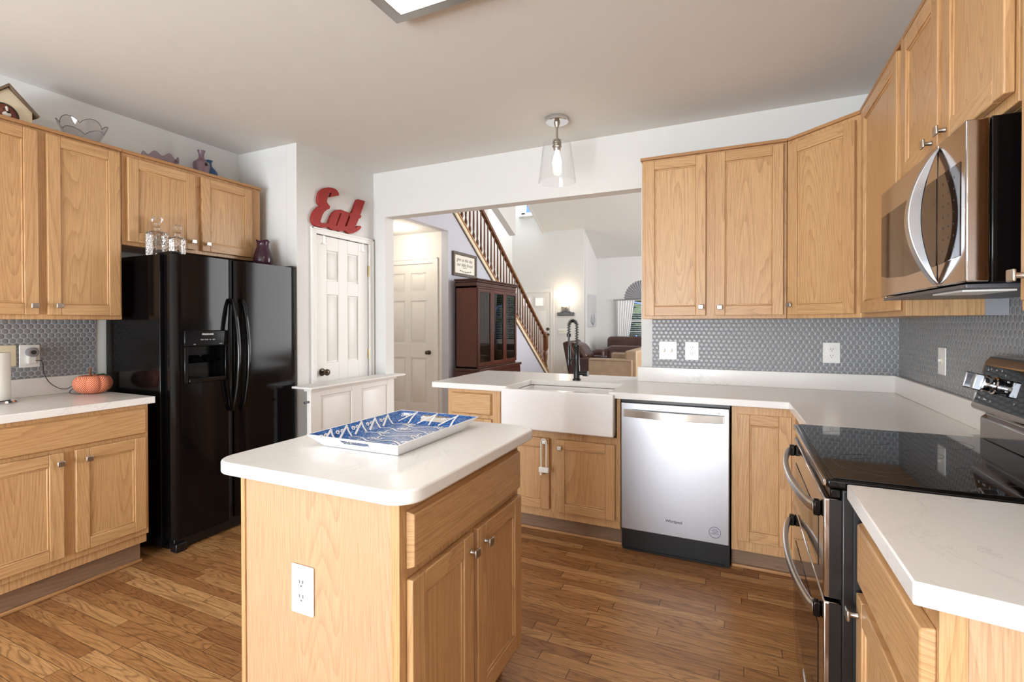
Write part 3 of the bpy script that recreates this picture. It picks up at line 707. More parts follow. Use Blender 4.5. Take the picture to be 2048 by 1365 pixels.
MB().lathe((hx, by-0.004, bz+0.10), [(0.001, 0), (0.014, 0), (0.016, 0.015), (0.013, 0.03), (0.013, 0.135), (0.007, 0.14), (0.007, 0.20), (0.015, 0.203), (0.016, 0.225), (0.001, 0.226)], 18).build('spray_head', 'black_satin', s)
MB().tube([(bx, by, bz+0.16), (hx, by-0.004, bz+0.135)], 0.0055, 8).lathe((hx, by-.004, bz+.127), [(0.0135, 0), (0.018, 0), (0.018, 0.014), (0.0135, 0.014)], 18, close=True).build('holder_arm', 'black_satin', s)

# ---------------------------------------------------------------- dishwasher
dw = thing('dishwasher', (-0.32, 3.1, 0), 'stainless steel built-in dishwasher between sink cabinet and corner cabinet', 'dishwasher')
F = FY(2.815)
MB().box(-0.606, -0.034, 2.842, 3.40, 0.02, 0.868).box(-0.606, -0.034, 2.83, 2.842, 0.863, 0.874).build('body', 'black_satin', dw)
MB().fb(F, -0.605, -0.036, 0.135, 0.859, -0.025, 0).build('door', 'brushed_steel', dw, bevel=0.004)
hp = []
for i in range(21):
    t = i/20; hp.append(F.p(-0.588+0.522*t, 0.799, 0.006+0.038*math.sin(PI*t)**0.8))
mb = MB(); a = []; b = []
front = [F.p(-0.590+0.528*i/20, 0, 0.012+0.034*math.sin(PI*i/20)) for i in range(21)]; back = [p+Vector((0, 0.010, 0)) for p in front]
out = front+back[::-1]
mb.prism([p+Vector((0, 0, 0.781)) for p in out], [p+Vector((0, 0, 0.822)) for p in out])
mb.fb(F, -0.590, -0.575, 0.783, 0.820, 0.0, 0.013).fb(F, -0.077, -0.062, 0.783, 0.820, 0.0, 0.013)
mb.build('handle', 'brushed_nickel', dw, bevel=0.0015)
text('logo_lettering', 'Whirlpool', F, -0.315, 0.212, 0.0004, 0.021, 'text_dark', dw, bold=0.0003)
k = MB().lathe(F.p(-0.106, 0.196, 0), [(0.0275, 0), (0.030, 0), (0.030, 0.0006), (0.0275, 0.0006)], 40, F.N, close=True); st = k.build('badge', 'text_blue', dw)
mb = MB()
for k, (hw, zz) in enumerate(((0.011, 0.2125), (0.017, 0.2045), (0.012, 0.1965), (0.020, 0.1885))):
    x = -0.106-hw
    while x < -0.106+hw:
        mb.fb(F, x, x+0.0022, zz-0.0016-(0.0008 if int(x*3000) % 2 else 0), zz+0.0016, 0, 0.0005); x += 0.0034
mb.build('badge_print', 'text_blue', dw, smooth=False)
MB().lathe(F.p(-0.087, 0.832, 0), [(0.001, 0), (0.003, 0), (0.003, 0.001), (0.001, 0.001)], 12, F.N).build('indicator', 'slot_dark', dw)
MB().box(-0.606, -0.034, 2.862, 2.872, 0.0, 0.133).box(-0.57, -0.06, 2.850, 2.862, 0.004, 0.014).build('kick_plate', 'black_satin', dw)

# ---------------------------------------------------------------- refrigerator
fr = thing('refrigerator', (-3.2, 2.16, 0), 'glossy black side-by-side refrigerator with ice dispenser', 'refrigerator')
FT0 = 1.715
MB().box(-3.53, -2.985, 1.702, 2.598, 0.03, FT0-0.003).box(-3.5, -3.01, 1.75, 2.58, 0.0, 0.03).build('body', 'black_gloss', fr, bevel=0.004)
def fdoor(y0, y1, hole=None):
    P = []
    n = 14
    for i in range(n+1):
        t = i/n; yy = y0+(y1-y0)*t; e = min(t, 1-t)*(y1-y0)
        P.append((-2.912+0.012*math.sin(PI*t)-(0.022*max(0, 1-e/0.02)**2), yy))
    mb = MB()
    out = P+[(-2.980, y1), (-2.980, y0)]
    if not hole:
        mb.zprism(out, 0.075, FT0)
    else:
        h0, h1, za, zb = hole
        mb.zprism(out, 0.075, za).zprism(out, zb, FT0)
        mb.zprism([p for p in P if p[1] < h0]+[(-2.905, h0), (-2.98, h0), (-2.98, y0)], za, zb)
        mb.zprism([(-2.903, h1)]+[p for p in P if p[1] > h1]+[(-2.98, y1), (-2.98, h1)], za, zb)
    return mb.build('door', 'black_gloss', fr)
fdoor(1.724, 2.109, (1.806, 2.030, 0.993, 1.178)); fdoor(2.116, 2.604)
F = FXP(-2.896)
dp = MB().fb(F, 1.783, 2.056, 1.178, 1.273, -0.02, 0.004).fb(F, 1.783, 1.806, 0.963, 1.178, -0.02, 0.004).fb(F, 2.030, 2.056, 0.963, 1.178, -0.02, 0.004).fb(F, 1.806, 2.030, 0.963, 0.993, -0.03, 0.010)
dp = dp.build('dispenser', 'black_gloss', fr, bevel=0.005)
MB().fb(F, 1.806, 2.030, 0.993, 1.178, -0.084, -0.075).build('dispenser_recess', 'black_gloss', fr)
for u in (1.855, 1.937):
    MB().hexa([F.p(u, 1.075, -0.075), F.p(u+0.06, 1.075, -0.075), F.p(u+0.06, 1.080, -0.04), F.p(u, 1.080, -0.04), F.p(u, 1.124, -0.075), F.p(u+0.06, 1.124, -0.075), F.p(u+0.06, 1.090, -0.03), F.p(u, 1.090, -0.03)]).build('paddle', 'black_gloss', fr)
text('brand_lettering', 'FRIGIDAIRE', F, 1.919, 1.246, 0.005, 0.014, 'text_light', fr, bold=0.0003)
text('panel_lettering', 'Cube  Crush   Ice   Light', F, 1.919, 1.216, 0.005, 0.009, 'text_light', fr)
text('panel_lettering', 'lock', F, 1.840, 1.190, 0.005, 0.008, 'text_light', fr)
text('panel_lettering', 'water', F, 2.000, 1.190, 0.005, 0.008, 'text_light', fr)
for y in (2.077, 2.146):
    pts = []
    for i in range(25):
        t = i/24; z = 0.775+0.683*t
        pts.append((-2.890+0.056*math.sin(PI*t)**0.75, y, z))
    MB().tube([(-2.915, y, 0.775)]+pts+[(-2.915, y, 1.458)], 0.0125, 10, flat=1.25).build('handle', 'black_gloss', fr)
for y in (1.748, 2.568):
    MB().box(-3.05, -2.915, y-0.022, y+0.03, FT0, FT0+0.013).build('hinge_cover', 'black_satin', fr, bevel=0.006)
MB().box(-2.98, -2.93, 1.74, 2.59, 0.012, 0.072).build('grille', 'black_satin', fr, bevel=0.003)
MB().box(-2.96, -2.902, 1.734, 1.798, 0.0, 0.05).build('foot', 'black_satin', fr, bevel=0.006)

# ---------------------------------------------------------------- range
rg = thing('range', (0.5, 1.82, 0), 'black and stainless double-oven electric range with glass cooktop', 'range')
Y0, Y1 = 1.452, 2.192
MB().box(0.238, 0.82, Y0, Y1, 0.02, 0.895).build('body', 'black_satin', rg, bevel=0.004)
MB().box(0.262, 0.40, Y0-0.003, Y0, 0.16, 0.86).build('side_panel', 'black_matte', rg, bevel=0.01)
MB().box(0.206, 0.762, Y0, Y1, 0.896, 0.919).build('cooktop', 'black_gloss', rg, bevel=0.006, seg=3)
MB().box(0.222, 0.750, Y0+0.012, Y1-0.010, 0.919, 0.9215).build('cooktop_glass', 'cooktop_glass', rg, bevel=0.001)
MB().box(0.198, 0.2065, Y0+0.004, Y1, 0.900, 0.917).build('front_trim', 'polished_steel', rg, bevel=0.002)
for cx, cy, r in ((0.36, 1.64, 0.115), (0.36, 1.64, 0.075), (0.36, 2.0, 0.10), (0.60, 1.64, 0.08), (0.60, 2.02, 0.08), (0.50, 1.83, 0.05)):
    MB().lathe((cx, cy, 0.9216), [(r-0.0012, 0), (r, 0), (r, 0.0003), (r-0.0012, 0.0003)], 56, close=True).build('burner_ring', 'ring_grey', rg)
F = FXN(0.238)
def oven(z0, z1, gz0, gz1, hz):
    o = MB().fb(F, Y0+0.008, Y1-0.008, z0, z1, 0, 0.038).build('oven_door', 'polished_steel', rg, bevel=0.004)
    MB().fb(F, Y0+0.006, Y1-0.006, z0+0.002, z1-0.002, -0.0, 0.026).build('door_edge', 'black_satin', o)
    MB().fb(F, Y0+0.09, Y1-0.09, gz0, gz1, 0.038, 0.0395).build('door_glass', 'dark_mirror_glass', o)
    outer = []; inner = []
    n = 26
    for i in range(n+1):
        t = i/n; yy = Y0+0.045+(Y1-Y0-0.09)*t; b = math.sin(PI*t)**0.62
        outer.append(F.p(yy, 0, 0.058+0.038*b)); inner.append(F.p(yy, 0, 0.040+0.040*b))
    ring = outer+inner[::-1]
    h = MB().prism([p+Vector((0, 0, hz-0.012)) for p in ring], [p+Vector((0, 0, hz+0.012)) for p in ring]).build('handle', 'brushed_nickel', rg, bevel=0.006, seg=3)
    for yy in (Y0+0.045, Y1-0.06): MB().fb(F, yy-0.004, yy+0.019, hz-0.02, hz+0.02, 0.038, 0.056).build('handle_bracket', 'black_gloss', rg, bevel=0.004)
oven(0.615, 0.868, 0.66, 0.79, 0.828); oven(0.135, 0.605, 0.20, 0.50, 0.562)
MB().fb(F, Y0+0.008, Y1-0.008, 0.03, 0.125, 0, 0.03).build('bottom_panel', 'polished_steel', rg, bevel=0.004)
MB().fb(F, Y0+0.008, Y1-0.008, 0.870, 0.893, 0, 0.024).build('vent_trim', 'black_gloss', rg, bevel=0.003)
text('logo_lettering', 'Whirlpool', F, 1.80, 0.15, 0.0386, 0.03, 'text_light', rg, flip=True)
# backguard
Y2 = 2.192
prof = [(0.755, 0.895), (0.830, 0.895), (0.830, 1.195), (0.800, 1.203), (0.780, 1.196), (0.768, 1.180), (0.730, 1.030), (0.734, 1.020), (0.770, 1.004), (0.755, 0.990)]
MB().prism([(x, Y0+0.004, z) for x, z in prof], [(x, Y2, z) for x, z in prof]).build('backguard', 'polished_steel', rg, bevel=0.004)
dx, dz = 0.038, 0.150
nrm = Vector((-dz, 0, dx)).normalized(); upv = Vector((dx, 0, dz)).normalized(); o0 = Vector((0.730, 0, 1.030))
class TF:
    def p(s, u, z, n): return o0+Vector((0, u, 0))+upv*z+nrm*n
    N = nrm
T = TF()
MB().fb(T, Y0+0.03, Y2-0.022, 0.012, 0.142, -0.004, 0.0025).build('control_panel', 'cooktop_glass', rg, bevel=0.001)
MB().fb(T, 1.74, 1.88, 0.06, 0.12, 0.0025, 0.003).build('display', 'display_blue', rg)
for y in (2.135, 2.062, 1.58, 1.51):
    kb = MB().lathe(T.p(y, 0.082, 0.0025), [(0.001, 0), (0.029, 0), (0.029, 0.004), (0.025, 0.007), (0.025, 0.012), (0.023, 0.014), (0.023, 0.030), (0.021, 0.034), (0.001, 0.035)], 28, T.N).build('control_knob', 'chrome', rg)
    MB().fb(T, y-0.009, y+0.009, 0.055, 0.109, 0.035, 0.060).build('grip', 'brushed_steel', kb, bevel=0.004)
tx = [(2.14, 0.126), (2.12, 0.130), (2.085, 0.130), (2.05, 0.130), (2.02, 0.118), (2.14, 0.03), (2.10, 0.03), (2.06, 0.028), (1.99, 0.10), (1.985, 0.07), (1.95, 0.10), (1.94, 0.06), (1.92, 0.04)]
class TL(Frame):
    def __init__(s): s.o = o0; s.U = Vector((0, -1, 0)); s.N = nrm
    def p(s, u, z, n): return o0+Vector((0, -u, 0))+upv*z+nrm*n
for (y, z), w_ in zip(tx, ['Hi', '6', 'Lo', 'Hi', '4', 'Off', 'Warm', '2', 'Bake', 'Broil', '1', '2', '3']):
    text('panel_lettering', w_, TL(), -y, z, 0.003, 0.008, 'text_light', rg)

# ---------------------------------------------------------------- microwave
mw = thing('microwave', (0.6, 1.82, 1.40), 'stainless over-the-range microwave with a bowed vertical handle', 'microwave')
MB().box(0.520, 0.82, 1.457, 2.185, 1.402, 1.779).build('body', 'black_gloss', mw, bevel=0.003)
F = FXN(0.520)
MB().fb(F, 1.457, 1.628, 1.405, 1.777, 0.001, 0.045).build('control_door', 'polished_steel', mw, bevel=0.004)
MB().fb(F, 1.632, 2.185, 1.405, 1.777, 0.001, 0.045).build('door', 'polished_steel', mw, bevel=0.004)
g = MB().fprism(F, [(1.636, 1.462), (1.9, 1.457), (2.10, 1.468), (2.172, 1.480), (2.172, 1.690), (1.636, 1.690)], 0.045, 0.0465).build('door_glass', 'dark_mirror_glass', mw)
g = MB().fprism(F, [(1.485, 1.470), (1.624, 1.463), (1.624, 1.690), (1.485, 1.690)], 0.045, 0.0465).build('keypad', 'dark_mirror_glass', mw)
FT = Frame((0.520, 0, 0), (0, -1, 0), (-1, 0, 0))
for r in range(7):
    for q in range(3):
        text('key_lettering', '%s' % ('123456789*0#POWTIMDEF'[r*3+q]), FT, -1.52-0.035*q, 1.66-0.028*r, 0.0468, 0.008, 'ring_grey', mw)
outer = []; inner = []
for i in range(31):
    t = i/30; z = 1.412+0.352*t; b = math.sin(PI*t)**0.85
    outer.append(F.p(1.63, z, 0.050+0.062*b)); inner.append(F.p(1.63, z, 0.044+0.038*b))
ring = outer+inner[::-1]
MB().prism([p+Vector((0, -0.016, 0)) for p in ring], [p+Vector((0, 0.016, 0)) for p in ring]).build('handle', 'brushed_steel', mw, bevel=0.005, seg=3)
MB().box(0.48, 0.80, 1.47, 2.17, 1.392, 1.402).build('vent_base', 'pewter', mw, bevel=0.002)
MB().box(0.50, 0.60, 1.55, 1.75, 1.388, 1.392).build('work_light', 'plastic_white', mw)

# ---------------------------------------------------------------- sockets and switches
def outlet(F, u, z, label, w_=0.086, h_=0.118, kind='outlet', big=False):
    p = F.p(u, z, 0); cat = 'socket' if kind == 'outlet' else 'switch'
    t = thing('wall_socket' if kind == 'outlet' else 'light_switch', p, label, cat)
    MB().fb(F, u-w_/2, u+w_/2, z-h_/2, z+h_/2, 0, 0.006).build('cover_plate', 'plastic_white', t, bevel=0.003)
    if kind == 'outlet':
        for k, dz_ in enumerate((0.0195, -0.0195)):
            r = 0.0165*(1.25 if (big and k == 0) else 1)
            rc = MB().lathe(F.p(u, z+dz_, 0.006), [(0.001, 0), (r, 0), (r, 0.002+(.006 if big and k == 0 else 0)), (0.001, 0.0022+(.006 if big and k == 0 else 0))], 24, F.N).build('receptacle', 'plastic_white', t)
            e = 0.0082+(.006 if big and k == 0 else 0)
            MB().fb(F, u-0.0075, u-0.0052, z+dz_, z+dz_+0.009, e, e+.0006).fb(F, u+0.0052, u+0.0075, z+dz_, z+dz_+0.009, e, e+.0006).fb(F, u-0.002, u+0.002, z+dz_-0.009, z+dz_-0.005, e, e+.0006).build('slots', 'slot_dark', rc)
    else:
        n = 2 if kind == 'double' else 1
        for i in range(n):
            uu = u+(i-(n-1)/2)*0.046
            MB().fb(F, uu-0.006, uu+0.006, z-0.012, z+0.012, 0.006, 0.008).build('toggle_slot', 'plastic_cream', t)
            MB().fb(F, uu-0.004, uu+0.004, z-0.002, z+0.010, 0.008, 0.018).build('toggle', 'plastic_white', t, bevel=0.001)
    return t
outlet(FY(0.9645), -1.066, 0.600, 'white double socket on the end panel of the island', 0.094, 0.145) if 0 else None
outlet(FY(0.9648), -1.063, 0.595, 'white double socket on the end panel of the island', 0.080, 0.132)
outlet(FY(3.434), -0.422, 1.128, 'white double toggle switch plate on the grey tile, nearest the dining opening', 0.115, 0.122, 'double')
outlet(FY(3.434), -0.271, 1.128, 'white socket on the grey tile next to the double switch plate', 0.086, 0.122)
outlet(FY(3.434), 0.508, 1.134, 'white socket with protruding plug-in ring near the tiled corner', 0.088, 0.122, 'outlet', True)
outlet(FXN(0.831), 2.777, 1.141, 'white switch plate on right tiled wall beside the range', 0.086, 0.122, 'switch')
t = thing('wall_socket', (-3.542, 1.347, 1.137), 'white socket plate with charger plugged in on the left tiled wall', 'socket')
F = FXP(-3.542)
MB().fb(F, 1.303, 1.391, 1.075, 1.198, 0, 0.006).build('cover_plate', 'plastic_white', t, bevel=0.003)
ad = thing('plug_adapter', (-3.536, 1.345, 1.14), 'round grey plug-in adapter on the left wall socket', 'adapter')
MB().lathe(F.p(1.35, 1.158, 0.006), [(0.001, 0), (0.024, 0), (0.026, 0.012), (0.026, 0.028), (0.020, 0.034), (0.001, 0.034)], 26, F.N).build('face', 'arch_shade_grey', ad)
MB().fb(F, 1.332, 1.368, 1.095, 1.145, 0.006, 0.030).build('housing', 'plastic_white', ad, bevel=0.004)
MB().lathe(F.p(1.35, 1.158, 0.040), [(0.001, 0), (0.012, 0), (0.012, 0.002), (0.001, 0.002)], 20, F.N).build('button', 'ring_grey', ad)
pts = [(-3.512, 1.362, 1.112), (-3.495, 1.378, 1.11), (-3.49, 1.384, 1.09), (-3.50, 1.392, 1.04), (-3.51, 1.42, 0.985), (-3.50, 1.455, 0.95), (-3.46, 1.478, 0.945), (-3.42, 1.490, 0.965), (-3.40, 1.495, 0.96), (-3.42, 1.475, 0.935), (-3.42, 1.478, 0.920), (-3.37, 1.50, 0.917)]
def smooth_path(P, n=8):
    P = [Vector(p) for p in P]; out = []
    for i in range(len(P)-1):
        p0 = P[max(i-1, 0)]; p1 = P[i]; p2 = P[i+1]; p3 = P[min(i+2, len(P)-1)]
        for k in range(n):
            t = k/n; out.append(0.5*((2*p1)+(-p0+p2)*t+(2*p0-5*p1+4*p2-p3)*t*t+(-p0+3*p1-3*p2+p3)*t**3))
    return out+[P[-1]]
tag(MB().tube(smooth_path(pts), 0.0018, 8).build('power_cord', 'black_matte'), 'thin black cord running from the wall socket to the fabric pumpkin', 'cord')
tag(MB().fb(F, 1.205, 1.292, 1.085, 1.200, 0, 0.006).build('blank_plate', 'plastic_cream', bevel=0.003), 'cream blank wall plate behind the paper towel roll', 'plate')

# ---------------------------------------------------------------- left counter items
px_, py_ = -3.395, 1.152
p = thing('paper_towel_holder', (px_, py_, 0.914), 'chrome paper towel holder at the left edge of the counter', 'holder')
MB().lathe((px_, py_, 0.914), [(0.001, 0), (0.085, 0), (0.087, 0.004), (0.085, 0.012), (0.001, 0.014)], 36).build('base', 'chrome', p)
MB().lathe((px_, py_, 0.928), [(0.001, 0), (0.006, 0), (0.006, 0.26), (0.014, 0.265), (0.016, 0.28), (0.010, 0.295), (0.001, 0.298)], 18).build('post', 'dark_bronze', p)
tag(MB().lathe((px_, py_, 0.929), [(0.020, 0), (0.062, 0), (0.063, 0.003), (0.063, 0.237), (0.062, 0.24), (0.020, 0.24)], 36, close=True).build('paper_towel_roll', 'paper_white'), 'white paper towel roll standing on its chrome holder', 'paper towel')
pk = thing('fabric_pumpkin', (-3.36, 1.555, 0.914), 'orange gingham fabric pumpkin on the left counter', 'pumpkin')
mb = MB(); seg = 64; K = 20
prof = [(max(0.002, 0.086*math.sin(PI*k/K)**0.7), 0.058-0.058*math.cos(PI*k/K)) for k in range(K+1)]
def pf(pv, t, k):
    f = 0.95+0.10*abs(math.sin(t*4))**0.6+0.012*math.sin(t*3); z = pv.z
    if k > K*0.75: z -= (k-K*0.75)**2*0.0012
    return Vector((pv.x*f, pv.y*f, z))
mb.lathe((-3.36, 1.555, 0.914), prof, seg, fn=pf)
mb.build('body', 'orange_gingham', pk)
mb = MB()
mb.add([(-3.33, 1.555, 1.016), (-3.315, 1.575, 1.024), (-3.30, 1.61, 1.014), (-3.32, 1.60, 1.022), (-3.345, 1.60, 1.026), (-3.345, 1.57, 1.024)], [(0, 1, 2, 3, 4, 5)])
mb.add([(-3.33, 1.555, 1.013), (-3.315, 1.575, 1.021), (-3.30, 1.61, 1.011), (-3.32, 1.60, 1.019), (-3.345, 1.60, 1.023), (-3.345, 1.57, 1.021)], [(0, 5, 4, 3, 2, 1)])
mb.build('leaf', 'leaf_green', pk)
MB().tube([(-3.36, 1.555, 1.0), (-3.36, 1.54, 1.035), (-3.37, 1.55, 1.06)], 0.006, 8).build('stem', 'stem_brown', pk)

# ---------------------------------------------------------------- on top of the left cabinets (z 2.318)
ZT = 2.3185
dh = thing('doghouse_figurine', (-3.36, 1.16, ZT), 'cream doghouse figurine with brown and white spaniel, atop left cabinet', 'figurine')
F = FXP(-3.31)
mb = MB().fprism(F, [(1.07, ZT), (1.28, ZT), (1.28, 2.405), (1.187, 2.495), (1.095, 2.405), (1.07, 2.38)], -0.12, 0).build('house', 'dog_cream', dh, bevel=0.002)
for s_, ua, ub in ((1, 1.187, 1.305), (-1, 1.187, 1.065)):
    MB().fprism(F, [(ua, 2.515), (ub, 2.392), (ub-0.004*s_, 2.382), (ua, 2.498)], -0.135, 0.015).build('roof', 'roof_brown', dh, bevel=0.002)
MB().lathe(F.p(1.17, ZT+0.035, 0), [(0.052, 0), (0.058, 0), (0.058, 0.004), (0.052, 0.004)], 30, F.N, close=True).build('doorway_rim', 'ring_grey', dh)
MB().lathe(F.p(1.17, ZT+0.035, 0), [(0.001, 0), (0.052, 0), (0.052, 0.001), (0.001, 0.001)], 30, F.N).build('doorway', 'dog_brown', dh)
hd = MB().ball(F.p(1.17, ZT+0.042, 0.012), 0.026, 0.030, 0.032, 18).ball(F.p(1.142, ZT+0.03, 0.008), 0.012, 0.013, 0.028, 14).ball(F.p(1.198, ZT+0.03, 0.008), 0.012, 0.013, 0.028, 14).build('dog_head', 'dog_brown', dh)
MB().ball(F.p(1.17, ZT+0.030, 0.030), 0.018, 0.017, 0.014, 16).ball(F.p(1.17, ZT+0.052, 0.030), 0.009, 0.006, 0.020, 14).build('muzzle', 'dog_white', hd)
MB().ball(F.p(1.17, ZT+0.038, 0.048), 0.006, 0.007, 0.005, 12).ball(F.p(1.158, ZT+0.052, 0.034), 0.004).ball(F.p(1.182, ZT+0.052, 0.034), 0.004).build('nose_and_eyes', 'black_satin', hd)
bl = thing('glass_bowl', (-3.36, 1.515, ZT), 'large clear glass bowl with petal-shaped rim, atop left cabinet', 'bowl')
def pet(pv, t, k, P=6, top=9):
    e = (k/top) if k <= top else ((2*top+1-k)/top)
    w_ = abs(math.cos(P*t/2))**0.7
    return Vector((pv.x*(1+0.10*w_*e), pv.y*(1+0.10*w_*e), pv.z+0.034*(w_-0.5)*max(0, e)**2))
pr = [(0.045+0.058*(k/9)**0.75, 0.002+0.108*(k/9)**1.25) for k in range(10)]; pr = pr+[(r-0.004, z+0.002) for r, z in pr[::-1]]
MB().lathe((-3.36, 1.515, ZT), pr, 72, fn=pet).build('bowl_glass', 'bowl_glass', bl)
rm = [Vector((-3.36, 1.515, ZT))+pet(Vector((0.1015*math.cos(2*PI*k/144), 0.1015*math.sin(2*PI*k/144), 0.111)), 2*PI*k/144, 9) for k in range(145)]
MB().tube(rm, 0.0014, 6).build('rim', 'ring_grey', bl)
d = thing('scalloped_dish', (-3.36, 1.925, ZT), 'low lavender glass dish with ruffled rim, atop cabinets over refrigerator', 'dish')
def ruf(pv, t, k, top=6):
    e = (k/top) if k <= top else ((2*top+1-k)/top)
    return Vector((pv.x, pv.y, pv.z+0.013*math.cos(8*t)*max(0, e)**2))
pr = [(0.035+0.065*(k/6), 0.002+0.055*(k/6)**1.6) for k in range(7)]; pr = pr+[(r-0.003, z+0.003) for r, z in pr[::-1]]
MB().lathe((-3.36, 1.925, ZT), pr, 72, fn=ruf).build('dish_glass', 'lavender_glass', d)
rm = [Vector((-3.36, 1.925, ZT))+ruf(Vector((0.099*math.cos(2*PI*k/144), 0.099*math.sin(2*PI*k/144), 0.0575)), 2*PI*k/144, 6) for k in range(145)]
MB().tube(rm, 0.0014, 6).build('rim', 'mauve_glaze', d)
v = thing('vase', (-3.38, 2.205, ZT), 'mauve ceramic bottle vase with dark pendant, atop cabinets', 'vase')
MB().lathe((-3.38, 2.205, ZT), [(0.001, 0), (0.034, 0), (0.044, 0.04), (0.052, 0.09), (0.050, 0.11), (0.022, 0.135), (0.016, 0.15), (0.018, 0.175), (0.026, 0.195), (0.022, 0.195), (0.012, 0.17), (0.001, 0.16)], 32).build('vessel', 'mauve_glaze', v)
MB().lathe((-3.331, 2.205, ZT+0.092), [(0.001, 0), (0.010, 0), (0.010, 0.004), (0.001, 0.004)], 18, (1, 0, 0)).tube([(-3.364, 2.190, ZT+0.135), (-3.330, 2.198, ZT+0.105), (-3.329, 2.205, ZT+0.10), (-3.330, 2.212, ZT+0.105), (-3.364, 2.220, ZT+0.135)], 0.002, 6).build('pendant', 'black_matte', v)
v = thing('vase', (-3.45, 2.31, ZT), 'blue ceramic bottle vase behind the mauve one, atop cabinets', 'vase')
MB().lathe((-3.46, 2.315, ZT), [(0.001, 0), (0.045, 0), (0.055, 0.05), (0.052, 0.085), (0.035, 0.11), (0.016, 0.13), (0.014, 0.155), (0.022, 0.17), (0.018, 0.17), (0.010, 0.15), (0.001, 0.14)], 32).build('vessel', 'blue_glaze', v)
# ---------------------------------------------------------------- on the refrigerator (z 1.728)
def decanter(x, y, w_, h_, label, rot, st_h, ball=True):
    t = thing('crystal_decanter', (x, y, 1.7155), label, 'decanter', 'crystal decanters on the refrigerator')
    mb = MB(); cz = 1.7155; q = Matrix.Rotation(rot, 3, 'Z')
    def sq(r, z): return [Vector((x, y, 0))+q @ Vector((a*r, b*r, 0))+Vector((0, 0, cz+z)) for a, b in ((-1, -.86), (-.86, -1), (.86, -1), (1, -.86), (1, .86), (.86, 1), (-.86, 1), (-1, .86))]
    lev = [(w_*0.94, 0), (w_, 0.006), (w_, h_*0.92), (w_*0.9, h_), (w_*0.42, h_*1.06)]
    vs = []; 
    for r, z in lev: vs += sq(r, z)
    fs = [tuple(range(8))[::-1]]
    for k in range(len(lev)-1):
        for i in range(8): fs.append((k*8+i, k*8+(i+1) % 8, (k+1)*8+(i+1) % 8, (k+1)*8+i))
    fs.append(tuple((len(lev)-1)*8+i for i in range(8)))
    mb.add(vs, fs); mb.lathe((x, y, cz+h_*1.05), [(0.014, 0), (0.013, 0.02), (0.022, 0.026), (0.022, 0.030), (0.012, 0.031)], 18)
    mb.build('bottle', 'cut_crystal', t, smooth=False)
    sb = MB()
    if ball: sb.ball((x, y, cz+h_*1.05+0.055), 0.023, seg=12)
    else: sb.lathe((x, y, cz+h_*1.05+0.032), [(0.012, 0), (0.014, 0.012), (0.030, 0.024), (0.030, 0.044), (0.020, 0.052), (0.001, 0.053)], 8)
    sb.build('stopper', 'cut_crystal', t, smooth=False)
decanter(-3.140, 1.780, 0.042, 0.142, 'square cut-crystal decanter with faceted stopper, left one on refrigerator', 0.2, 0, False)
decanter(-3.090, 1.866, 0.032, 0.118, 'smaller cut-crystal decanter with ball stopper, right one on refrigerator', 0.1, 0, True)
v = tag(MB().lathe((-3.12, 2.48, 1.7155), [(0.001, 0), (0.045, 0), (0.060, 0.02), (0.066, 0.055), (0.058, 0.10), (0.040, 0.150), (0.038, 0.175), (0.046, 0.195), (0.043, 0.197), (0.034, 0.175), (0.001, 0.05)], 36, fn=lambda pv, t, k: Vector((pv.x, pv.y, pv.z+(0.006*math.cos(3*t) if 6 < k < 9 else 0)))).build('vase', 'purple_glaze'), 'glossy dark purple vase on the right of the refrigerator top', 'vase')

# ---------------------------------------------------------------- tray on the island
tr = thing('serving_tray', (-1.07, 1.40, 0.915), 'blue and white scroll-patterned serving tray on the island', 'tray')
z0, z1 = 0.9155, 0.955
bi = (-1.222, -0.926, 1.195, 1.580); to = (-1.264, -0.900, 1.160, 1.655)
def ring4(b, z): return [Vector((b[0], b[2], z)), Vector((b[1], b[2], z)), Vector((b[1], b[3], z)), Vector((b[0], b[3], z))]
mb = MB(); mb.add(ring4(bi, z0)+ring4(bi, z0+0.005), [(3, 2, 1, 0), (4, 5, 6, 7), (0, 1, 5, 4), (1, 2, 6, 5), (2, 3, 7, 6), (3, 0, 4, 7)])
mb.build('base', 'tray_white', tr)
ins = 0.006
def inset(b, d): return (b[0]+d, b[1]-d, b[2]+d, b[3]-d)
A0 = ring4(bi, z0); A1 = ring4(to, z1); B0 = ring4(inset(bi, ins), z0+0.006); B1 = ring4(inset(to, ins), z1)
MB().add(ring4(inset(bi, 0.001), z0+0.0052)+ring4(inset(bi, 0.001), z0+0.006), [(4, 5, 6, 7), (3, 2, 1, 0)]).build('inner_base', 'tray_blue', tr)
def wallside(i, hole):
    j = (i+1) % 4
    def pt(a, b, u, v_): return a[i].lerp(a[j], u).lerp(b[i].lerp(b[j], u), v_)
    us = [0, 1]; quads = []
    mbo = MB(); mbi = MB()
    if not hole: cells = [(0, 1, 0, 1)]
    else: cells = [(0, 1, 0, 0.30), (0, 0.32, 0.30, 0.80), (0.68, 1, 0.30, 0.80), (0, 1, 0.80, 1)]
    for a, b, c_, d_ in cells:
        n = 8
        o = [pt(A0, A1, a, c_), pt(A0, A1, b, c_), pt(A0, A1, b, d_), pt(A0, A1, a, d_)]
        q = [pt(B0, B1, a, c_), pt(B0, B1, b, c_), pt(B0, B1, b, d_), pt(B0, B1, a, d_)]
        mid = [x.lerp(y, 0.88) for x, y in zip(o, q)]
        mbo.hexa(o+mid); mbi.hexa([x.lerp(y, 0.1) for x, y in zip(mid, q)]+q)
    if hole:
        mbr = MB()
        loop = [(0.35, 0.44), (0.65, 0.44), (0.67, 0.60), (0.65, 0.76), (0.35, 0.76), (0.33, 0.60), (0.35, 0.44)]
    s1 = mbo.build('side', 'tray_white', tr); mbi.build('patterned_lining', 'tray_blue', s1)
